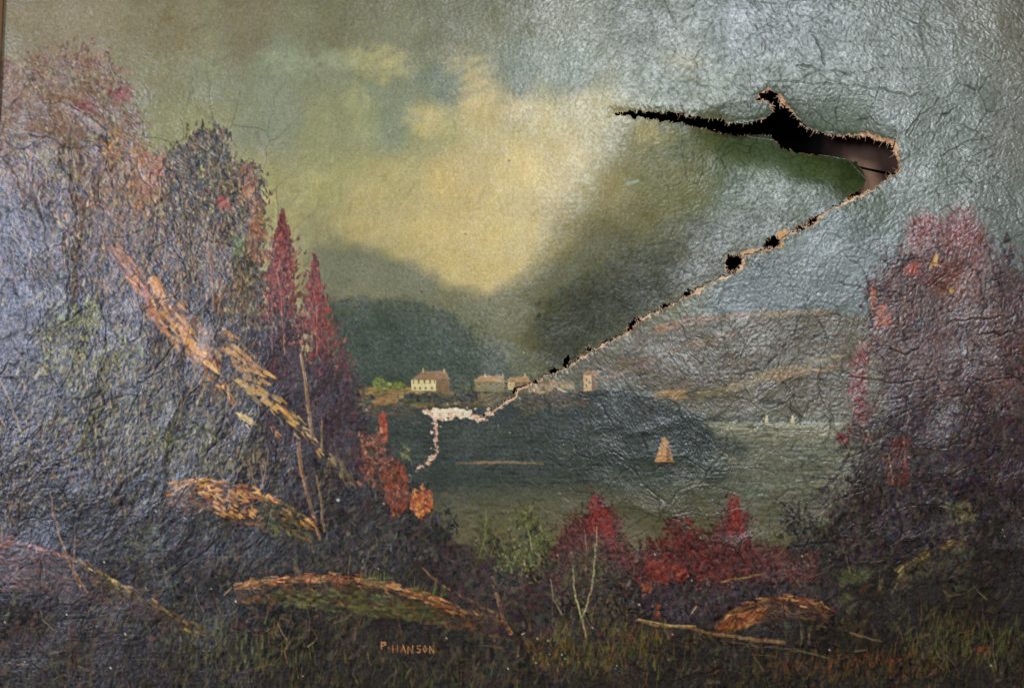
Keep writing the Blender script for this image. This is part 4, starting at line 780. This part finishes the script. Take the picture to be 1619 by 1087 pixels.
# separate patches of one label become pieces of their own; crumbs of colour stay with the canvas
def components(lb, ok):
    idn = np.arange(lb.size, dtype=np.int32).reshape(lb.shape)
    hx = (lb[:, 1:] == lb[:, :-1]) & ok[:, 1:] & ok[:, :-1]; hy = (lb[1:] == lb[:-1]) & ok[1:] & ok[:-1]
    for it in range(160):
        old = idn.copy()
        m = np.minimum(idn[:, 1:], idn[:, :-1]); idn[:, 1:] = np.where(hx, m, idn[:, 1:]); idn[:, :-1] = np.where(hx, np.minimum(m, idn[:, :-1]), idn[:, :-1])
        m = np.minimum(idn[1:], idn[:-1]); idn[1:] = np.where(hy, m, idn[1:]); idn[:-1] = np.where(hy, np.minimum(m, idn[:-1]), idn[:-1])
        fl_ = idn.ravel(); fl_[:] = fl_[fl_]; fl_[:] = fl_[fl_]
        if (idn == old).all(): break
    return idn
comp = components(flab, ~cut & (flab > 0))
for k in range(1, len(LABELS)):
    sel = (flab == k) & ~cut
    if not sel.any(): continue
    ids, cnt = np.unique(comp[sel], return_counts=True); order = np.argsort(-cnt)
    nm_k = LABELS[k][0]; big_n = 0
    for q in order[1:]:
        here = sel & (comp == ids[q]) if cnt[q] >= 150 else None
        if cnt[q] >= 150 and big_n < 12:
            big_n += 1; LABELS.append((nm_k, None)); flab[here] = len(LABELS) - 1
    if nm_k not in ("exposed_ground", "torn_flap"):
        small = ids[(cnt < 150)]
        flab[sel & np.isin(comp, small) & (comp != ids[order[0]])] = 0

# ================================================================== materials
def nt(name):
    m = bpy.data.materials.new(name); m.use_nodes = True
    n = m.node_tree.nodes; l = m.node_tree.links; n.clear()
    o = n.new("ShaderNodeOutputMaterial"); b = n.new("ShaderNodeBsdfPrincipled"); l.new(b.outputs[0], o.inputs[0])
    return m, n, l, b
PAINT, n, l, b = nt("oil_paint_on_linen")
at = n.new("ShaderNodeAttribute"); at.attribute_name = "pigment"
tc = n.new("ShaderNodeTexCoord")
mp = n.new("ShaderNodeMapping"); l.new(tc.outputs["Object"], mp.inputs[0])
nz = n.new("ShaderNodeTexNoise"); nz.inputs["Scale"].default_value = 520; nz.inputs["Detail"].default_value = 3; l.new(mp.outputs[0], nz.inputs["Vector"])
mx = n.new("ShaderNodeMix"); mx.data_type = 'RGBA'; mx.blend_type = 'MULTIPLY'; mx.inputs[0].default_value = 0.35
rp = n.new("ShaderNodeValToRGB"); rp.color_ramp.elements[0].color = (0.6, 0.6, 0.6, 1); rp.color_ramp.elements[0].position = 0.3; rp.color_ramp.elements[1].color = (1.35, 1.35, 1.35, 1); rp.color_ramp.elements[1].position = 0.7
l.new(nz.outputs[0], rp.inputs[0]); l.new(at.outputs["Color"], mx.inputs[6]); l.new(rp.outputs[0], mx.inputs[7]); l.new(mx.outputs[2], b.inputs["Base Color"])
def wave(axis, sc):
    w_ = n.new("ShaderNodeTexWave"); w_.wave_type = 'BANDS'; w_.bands_direction = axis; w_.inputs["Scale"].default_value = sc
    w_.inputs["Distortion"].default_value = 2.5; w_.inputs["Detail"].default_value = 1; w_.inputs["Detail Scale"].default_value = 1.5
    l.new(mp.outputs[0], w_.inputs["Vector"]); return w_
wx_, wz_ = wave('X', 260), wave('Z', 260)
ad = n.new("ShaderNodeMath"); ad.operation = 'ADD'; l.new(wx_.outputs["Fac"], ad.inputs[0]); l.new(wz_.outputs["Fac"], ad.inputs[1])
nz2 = n.new("ShaderNodeTexNoise"); nz2.inputs["Scale"].default_value = 330; nz2.inputs["Detail"].default_value = 4; nz2.inputs["Roughness"].default_value = 0.7; l.new(mp.outputs[0], nz2.inputs["Vector"])
ad2 = n.new("ShaderNodeMath"); ad2.operation = 'MULTIPLY_ADD'; ad2.inputs[1].default_value = 0.35; l.new(ad.outputs[0], ad2.inputs[0]); l.new(nz2.outputs[0], ad2.inputs[2])
bp = n.new("ShaderNodeBump"); bp.inputs["Strength"].default_value = 0.6; bp.inputs["Distance"].default_value = 0.00011
l.new(ad2.outputs[0], bp.inputs["Height"]); l.new(bp.outputs[0], b.inputs["Normal"])
nz3 = n.new("ShaderNodeTexNoise"); nz3.inputs["Scale"].default_value = 14; nz3.inputs["Detail"].default_value = 5; l.new(mp.outputs[0], nz3.inputs["Vector"])
mr = n.new("ShaderNodeMapRange"); mr.inputs[3].default_value = 0.24; mr.inputs[4].default_value = 0.38; l.new(nz3.outputs[0], mr.inputs[0])
l.new(mr.outputs[0], b.inputs["Roughness"]); b.inputs["IOR"].default_value = 1.5
# worn varnish: fine flecks and larger patches of gloss
g1 = n.new("ShaderNodeTexNoise"); g1.inputs["Scale"].default_value = 300; g1.inputs["Detail"].default_value = 3; g1.inputs["Roughness"].default_value = 0.65; l.new(mp.outputs[0], g1.inputs["Vector"])
g2 = n.new("ShaderNodeTexNoise"); g2.inputs["Scale"].default_value = 38; g2.inputs["Detail"].default_value = 4; l.new(mp.outputs[0], g2.inputs["Vector"])
m1_ = n.new("ShaderNodeMapRange"); m1_.inputs[1].default_value = 0.34; m1_.inputs[2].default_value = 0.68; m1_.inputs[3].default_value = 0.26; m1_.inputs[4].default_value = 1.0; l.new(g1.outputs[0], m1_.inputs[0])
m2_ = n.new("ShaderNodeMapRange"); m2_.inputs[1].default_value = 0.35; m2_.inputs[2].default_value = 0.65; m2_.inputs[3].default_value = 0.65; m2_.inputs[4].default_value = 1.15; l.new(g2.outputs[0], m2_.inputs[0])
m3_ = n.new("ShaderNodeMath"); m3_.operation = 'MULTIPLY'; l.new(m1_.outputs[0], m3_.inputs[0]); l.new(m2_.outputs[0], m3_.inputs[1]); m4_ = n.new("ShaderNodeMath"); m4_.operation = 'MULTIPLY'; l.new(m3_.outputs[0], m4_.inputs[0]); l.new(at.outputs["Alpha"], m4_.inputs[1]); l.new(m4_.outputs[0], b.inputs["Specular IOR Level"])

BARE, n, l, b = nt("bare_ground_and_linen")
at = n.new("ShaderNodeAttribute"); at.attribute_name = "pigment"; l.new(at.outputs["Color"], b.inputs["Base Color"]); b.inputs["Roughness"].default_value = 0.9; b.inputs["Specular IOR Level"].default_value = 0.15
nz = n.new("ShaderNodeTexNoise"); nz.inputs["Scale"].default_value = 500; nz.inputs["Detail"].default_value = 4
tc = n.new("ShaderNodeTexCoord"); l.new(tc.outputs["Object"], nz.inputs["Vector"])
bp = n.new("ShaderNodeBump"); bp.inputs["Distance"].default_value = 0.001; l.new(nz.outputs[0], bp.inputs["Height"]); l.new(bp.outputs[0], b.inputs["Normal"])

def noisy(name, c1, c2, sc, rough, stretch=(1, 1, 1), bump=0.3, spec=0.5):
    m, n, l, b = nt(name)
    tc = n.new("ShaderNodeTexCoord"); mp = n.new("ShaderNodeMapping"); mp.inputs["Scale"].default_value = stretch; l.new(tc.outputs["Object"], mp.inputs[0])
    nz = n.new("ShaderNodeTexNoise"); nz.inputs["Scale"].default_value = sc; nz.inputs["Detail"].default_value = 6; nz.inputs["Roughness"].default_value = 0.65; l.new(mp.outputs[0], nz.inputs["Vector"])
    rp = n.new("ShaderNodeValToRGB"); rp.color_ramp.elements[0].color = (*lin(c1), 1); rp.color_ramp.elements[1].color = (*lin(c2), 1); rp.color_ramp.elements[0].position = 0.35; rp.color_ramp.elements[1].position = 0.65
    l.new(nz.outputs[0], rp.inputs[0]); l.new(rp.outputs[0], b.inputs["Base Color"])
    bp = n.new("ShaderNodeBump"); bp.inputs["Strength"].default_value = bump; bp.inputs["Distance"].default_value = 0.001; l.new(nz.outputs[0], bp.inputs["Height"]); l.new(bp.outputs[0], b.inputs["Normal"])
    b.inputs["Roughness"].default_value = rough; b.inputs["Specular IOR Level"].default_value = spec
    return m
M_LINEN = noisy("raw_linen_back", (92, 72, 52), (120, 96, 70), 300, 0.95)
M_FRAY = noisy("frayed_linen_fibre", (168, 134, 106), (224, 196, 168), 260, 0.95, spec=0.1)
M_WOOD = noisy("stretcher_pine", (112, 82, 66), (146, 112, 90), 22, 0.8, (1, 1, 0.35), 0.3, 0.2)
_n = M_WOOD.node_tree.nodes; _l = M_WOOD.node_tree.links; _b = [q for q in _n if q.type == 'BSDF_PRINCIPLED'][0]   # shade inside the hole painted into the timber colour, black on its left
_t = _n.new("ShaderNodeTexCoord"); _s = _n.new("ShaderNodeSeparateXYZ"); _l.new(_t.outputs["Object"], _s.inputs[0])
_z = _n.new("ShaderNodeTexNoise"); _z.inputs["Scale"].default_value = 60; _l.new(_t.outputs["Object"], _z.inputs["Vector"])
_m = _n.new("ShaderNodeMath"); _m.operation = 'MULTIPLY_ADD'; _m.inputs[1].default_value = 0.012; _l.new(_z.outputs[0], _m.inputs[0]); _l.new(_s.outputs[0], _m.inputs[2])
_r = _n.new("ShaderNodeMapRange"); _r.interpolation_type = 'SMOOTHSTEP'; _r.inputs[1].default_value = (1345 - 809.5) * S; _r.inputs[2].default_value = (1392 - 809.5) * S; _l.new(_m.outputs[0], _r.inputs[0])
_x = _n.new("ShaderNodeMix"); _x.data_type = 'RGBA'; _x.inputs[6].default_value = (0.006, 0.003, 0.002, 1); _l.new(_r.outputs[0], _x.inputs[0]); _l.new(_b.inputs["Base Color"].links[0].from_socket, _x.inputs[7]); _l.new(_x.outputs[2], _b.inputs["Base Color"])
M_BACK = noisy("dark_backing", (22, 16, 13), (32, 24, 19), 20, 0.95, spec=0.1)
M_GILT = noisy("bronzed_frame", (92, 58, 30), (140, 94, 48), 40, 0.4, (1, 1, 0.2), 0.4)
M_WALL = noisy("wall_plaster", (120, 110, 96), (134, 124, 108), 4, 0.9)

def link(name, me, mat, parent, label=None, kind=None):
    o = bpy.data.objects.new(name, me); scene.collection.objects.link(o)
    if mat: me.materials.append(mat)
    if parent: o.parent = parent
    if label: o["label"] = label
    if kind: o["kind"] = kind
    return o
def arr_mesh(name, V, F, col=None, nrm=None, smooth_=True, gloss=None):
    me = bpy.data.meshes.new(name); nv = len(V); nf = len(F)
    me.vertices.add(nv); me.vertices.foreach_set("co", np.ascontiguousarray(V, dtype=f32).ravel())
    me.loops.add(nf * 4); me.loops.foreach_set("vertex_index", np.ascontiguousarray(F, dtype=np.int32).ravel())
    me.polygons.add(nf); me.polygons.foreach_set("loop_start", np.arange(0, nf * 4, 4, dtype=np.int32))
    me.update(calc_edges=True)
    me.polygons.foreach_set("use_smooth", np.full(nf, smooth_, bool))
    if col is not None:
        a = me.attributes.new("pigment", 'FLOAT_COLOR', 'POINT'); c4 = np.ones((nv, 4), f32); c4[:, :3] = col
        if gloss is not None: c4[:, 3] = gloss
        a.data.foreach_set("color", c4.ravel())
    if nrm is not None: me.normals_split_custom_set_from_vertices(np.ascontiguousarray(nrm, dtype=f32))
    return me

# ================================================================== the thing and its parts
root = bpy.data.objects.new("oil_painting", None); scene.collection.objects.link(root)
root["label"] = "old cracked landscape oil painting torn open across its middle"
root["category"] = "painting"
LC = lin(np.clip(RGB, 2, 250)).astype(f32).reshape(-1, 3)
GLS = np.clip(1 - dirt * 0.9, 0.15, 1).astype(f32).ravel()
Pf = P.reshape(-1, 3); Nf = N.reshape(-1, 3)
jj, ii = np.meshgrid(np.arange(H - 1), np.arange(W - 1), indexing='ij')
base_i = jj * W + ii
canvas = None; made = {}
for k, (nm, lb) in enumerate(LABELS):
    sel = (flab == k) & ~cut
    if sel.sum() < 6: continue
    b0 = base_i[sel]
    F = np.stack([b0, b0 + W, b0 + W + 1, b0 + 1], axis=1)
    uq, inv = np.unique(F, return_inverse=True); F = inv.reshape(F.shape)
    if nm == "torn_flap" and k == FLP:      # the flap's edge runs on a little way under the lower canvas
        z2 = dfl + 2.5
        P2 = place(GX, GY, z2).reshape(-1, 3); c2 = lin(np.clip(np.roll(RGB, (7, 6), axis=(0, 1)), 2, 250)).astype(f32).reshape(-1, 3)
        n2 = np.cross(np.gradient(P2.reshape(H, W, 3), axis=0), np.gradient(P2.reshape(H, W, 3), axis=1)); n2 /= -np.linalg.norm(n2, axis=-1, keepdims=True) * np.sign(n2[:, :, 1:2].mean())
        s2 = (dt < 13) & (GX > 700) & (GY > 300) & (dh > 1.5) & (~fl2 | (dt < 1.6))
        s2 = s2[:-1, :-1] & s2[1:, 1:] & s2[1:, :-1] & s2[:-1, 1:]
        b1 = base_i[s2]; F2_ = np.stack([b1, b1 + W, b1 + W + 1, b1 + 1], axis=1); uq2, inv2 = np.unique(F2_, return_inverse=True)
        me = arr_mesh(nm, np.vstack([Pf[uq], P2[uq2]]), np.vstack([F, inv2.reshape(F2_.shape) + len(uq)]), np.vstack([LC[uq], c2[uq2]]), np.vstack([Nf[uq], n2.reshape(-1, 3)[uq2]]), True, np.concatenate([GLS[uq], np.ones(len(uq2), f32)]))
    else: me = arr_mesh(nm, Pf[uq], F, LC[uq], Nf[uq], True, GLS[uq])
    if k == 0:
        canvas = link("canvas", me, PAINT, root); par = canvas
    else:
        o = link(nm, me, BARE if nm == "exposed_ground" else PAINT, root if nm == "torn_flap" else canvas, lb)
        made[k] = o

# back of the canvas: raw linen, a little behind the paint
st = 4
jb = np.arange(0, H, st); ib = np.arange(0, W, st)
hb = np.zeros((len(jb), len(ib)), bool)
hd = hole.copy()
hd[:-1, :-1] |= cut
for a_, j in enumerate(jb):
    blk = hd[max(0, j - 4):j + 5]
    cs = np.add.reduce(blk, axis=0) > 0
    for c_, i in enumerate(ib): hb[a_, c_] = cs[max(0, i - 4):i + 5].any()
Pb = place(GX[np.ix_(jb, ib)], GY[np.ix_(jb, ib)], dep[np.ix_(jb, ib)] + 5.5 - np.clip(fbm(GX[np.ix_(jb, ib)], GY[np.ix_(jb, ib)], 260, 240, 115, 3) * 5.0, -9, 9))
nb = len(ib); J, I = np.meshgrid(np.arange(len(jb) - 1), np.arange(nb - 1), indexing='ij')
okb = ~(hb[:-1, :-1] | hb[1:, :-1] | hb[1:, 1:] | hb[:-1, 1:])
b0 = (J * nb + I)[okb]; F = np.stack([b0, b0 + 1, b0 + nb + 1, b0 + nb], axis=1)
uq, inv = np.unique(F, return_inverse=True)
link("canvas_back", arr_mesh("canvas_back", Pb.reshape(-1, 3)[uq], inv.reshape(F.shape)), M_LINEN, root)

# frayed threads round every torn edge: tapered curling fibres
V, Fq = [], []
def fibre(x, y, z, ang, L, w_, curl):
    k = 4; base = len(V)
    for q in range(k + 1):
        t = q / k; a2 = ang + curl * t
        cx = x + math.cos(ang + curl * t * 0.5) * L * t; cy = y - math.sin(ang + curl * t * 0.5) * L * t
        ww = w_ * (1 - 0.75 * t); nx, ny = math.sin(a2) * ww, math.cos(a2) * ww
        for (ox, oy, oz) in ((nx, ny, 0), (0, 0, -ww), (-nx, -ny, 0), (0, 0, ww)):
            V.append((cx + ox, cy + oy, z - t * L * 0.1 + oz))
    for q in range(k):
        for r in range(4):
            a_ = base + q * 4 + r; b_ = base + q * 4 + (r + 1) % 4
            Fq.append((a_, b_, b_ + 4, a_ + 4))
def depth_at(x, y):
    j = int((y - Y0) / Q); i = int((x - X0) / Q); return float(dep[j, i] - REL[j, i])
def fringe(path, step, L0, L1, inward, w_=0.8, jitter=2.0):
    for a_, b_ in zip(path[:-1], path[1:]):
        Ls = math.dist(a_, b_); d0 = math.atan2(-(b_[1] - a_[1]), b_[0] - a_[0])
        for q in range(max(1, int(Ls / step))):
            t = rnd.random(); x = a_[0] + (b_[0] - a_[0]) * t + rnd.gauss(0, 0.7); y = a_[1] + (b_[1] - a_[1]) * t + rnd.gauss(0, 0.7)
            an = d0 + inward * math.pi / 2 + rnd.gauss(0, 0.35)
            bx, by = x - math.cos(an) * 2.5, y + math.sin(an) * 2.5
            fibre(bx, by, depth_at(bx, by) - 0.3, an, rnd.uniform(L0, L1), w_ * rnd.uniform(0.6, 1.2), rnd.gauss(0, 0.5))
H0 = HOLES[0]
fringe(H0[:11], 5.0, 1.5, 7, -1, 0.55); fringe(H0[2:9], 30, 8, 14, -1, 0.4)        # upper edge teeth
fringe(H0[11:16], 6, 3, 7, -1)
fringe(H0[16:40], 3.4, 1.5, 5.5, -1, 0.7); fringe(H0[16:40], 26, 7, 13, -1, 0.4)
fringe(H0[52:], 7, 2, 4, -1, 0.8)
fringe(TEAR[:-3], 3.6, 2, 5, -1, 0.7)
fringe(TEAR[-14:], 4.0, 1.5, 4, 1, 0.6); fringe(BR, 4.0, 1.5, 4, 1, 0.6); fringe(BR, 4.0, 1.5, 4, -1, 0.6)
for hp in HOLES[1:9]: fringe(hp + hp[:1], 2.2, 2, 5, -1, 0.7)
V = np.array(V); Vw = place(V[:, 0], V[:, 1], V[:, 2])
link("frayed_thread", arr_mesh("frayed_thread", Vw, np.array(Fq)), M_FRAY, root, "pale linen fibres bristling along the tear", "stuff")

# solid pieces given as prisms in plane coordinates (x, z in photo px at depth a..b)
def prism(name, quad, d0, d1, mat, parent, label=None, bev=0.0012, nx=1):
    me = bpy.data.meshes.new(name)
    fr_ = place([p[0] for p in quad], [p[1] for p in quad], np.full(len(quad), 0.0))
    v = [(p[0], d0 * S, p[2]) for p in fr_] + [(p[0], d1 * S, p[2]) for p in fr_]
    k = len(quad)
    f = [tuple(range(k)), tuple(range(2 * k - 1, k - 1, -1))] + [(i, i + k, (i + 1) % k + k, (i + 1) % k) for i in range(k)]
    me.from_pydata(v, [], f); me.validate(); 
    o = link(name, me, mat, parent, label)
    import bmesh
    bm = bmesh.new(); bm.from_mesh(me); bmesh.ops.recalc_face_normals(bm, faces=bm.faces)
    bmesh.ops.bevel(bm, geom=list(bm.edges), offset=bev, segments=2, affect='EDGES'); bm.to_mesh(me); bm.free()
    return o
# timber behind the tear, with the joint seen through the hole
def curved_bar(name, top, bot, mat, parent, label=None):
    """timber with a rounded near edge: top(x), bot(x) give its upper and lower limits in photo pixels"""
    V, F = [], []; xs_ = list(range(1230, 1476, 6)); ny = 9
    for sidez in (0, 1):
        for x in xs_:
            z0 = 70 + min(0.030 * max(0, 1352 - x) ** 2, 62) + 2.0 * math.sin(x * 0.09)
            for q in range(ny):
                t = q / (ny - 1); y = top(x) + (bot(x) - top(x)) * t
                e = 3.0 * (abs(2 * t - 1) ** 8)
                V.append(tuple(place(x, y, z0 + e if not sidez else z0 + 30)))
    n_ = len(xs_)
    for sidez in (0, 1):
        o_ = sidez * n_ * ny
        for a_ in range(n_ - 1):
            for q in range(ny - 1):
                f = (o_ + a_ * ny + q, o_ + a_ * ny + q + 1, o_ + (a_ + 1) * ny + q + 1, o_ + (a_ + 1) * ny + q)
                F.append(f if not sidez else f[::-1])
    o_ = n_ * ny
    for a_ in range(n_ - 1):
        for q in (0, ny - 1): F.append((a_ * ny + q, (a_ + 1) * ny + q, o_ + (a_ + 1) * ny + q, o_ + a_ * ny + q))
    for q in range(ny - 1):
        for a_ in (0, n_ - 1): F.append((a_ * ny + q, a_ * ny + q + 1, o_ + a_ * ny + q + 1, o_ + a_ * ny + q))
    me = bpy.data.meshes.new(name); me.from_pydata(V, [], F); me.update(); me.polygons.foreach_set("use_smooth", [True] * len(F))
    return link(name, me, mat, parent, label)
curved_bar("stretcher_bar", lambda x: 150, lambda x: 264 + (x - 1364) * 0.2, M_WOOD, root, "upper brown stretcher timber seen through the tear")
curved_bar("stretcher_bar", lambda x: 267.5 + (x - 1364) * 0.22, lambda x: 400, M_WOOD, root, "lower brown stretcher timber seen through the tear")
prism("backing_board", [(-60, -40), (1680, -40), (1720, 1140), (-100, 1140)], 150, 158, M_BACK, root)

# frame: four mitred moulded rails
def plane_xz(px, py): p = place(px, py, 0.0); return float(p[0]), float(p[2])
xl = plane_xz(7.5, 0)[0]; xr = plane_xz(1618.6, 0)[0]; zt = plane_xz(800, -22)[1]; zb = plane_xz(800, 1118)[1]
prof = [(0.0, 0.004), (0.0, -0.005), (0.004, -0.008), (0.010, -0.007), (0.014, -0.012), (0.026, -0.022), (0.040, -0.026), (0.052, -0.022), (0.058, -0.012), (0.060, 0.0), (0.060, 0.085), (0.0, 0.085)]
cor = [(xl, zb, -1, -1), (xr, zb, 1, -1), (xr, zt, 1, 1), (xl, zt, -1, 1)]
fsh = 0.0
for k, (nm_l) in enumerate(("lower rail of the bronzed frame", "right rail of the bronzed frame", "upper rail of the bronzed frame", "left rail of the bronzed frame")):
    a_ = cor[k]; b_ = cor[(k + 1) % 4]; v = []
    for (cx, cz, sx, sz) in (a_, b_):
        for (o_, y_) in prof: v.append((cx + sx * o_, y_, cz + sz * o_))
    m_ = len(prof); f = [(i, (i + 1) % m_, (i + 1) % m_ + m_, i + m_) for i in range(m_)]
    me = bpy.data.meshes.new("frame_rail"); me.from_pydata(v, [], f); me.update()
    link("frame_rail", me, M_GILT, root, nm_l)

# wall the painting hangs on
me = bpy.data.meshes.new("wall"); me.from_pydata([(-3, 0.2, -2), (3, 0.2, -2), (3, 0.2, 2), (-3, 0.2, 2), (-3, 0.3, -2), (3, 0.3, -2), (3, 0.3, 2), (-3, 0.3, 2)], [], [(0, 1, 2, 3), (7, 6, 5, 4), (0, 4, 5, 1), (2, 6, 7, 3), (1, 5, 6, 2), (0, 3, 7, 4)])
link("wall", me, M_WALL, None, None, "structure")
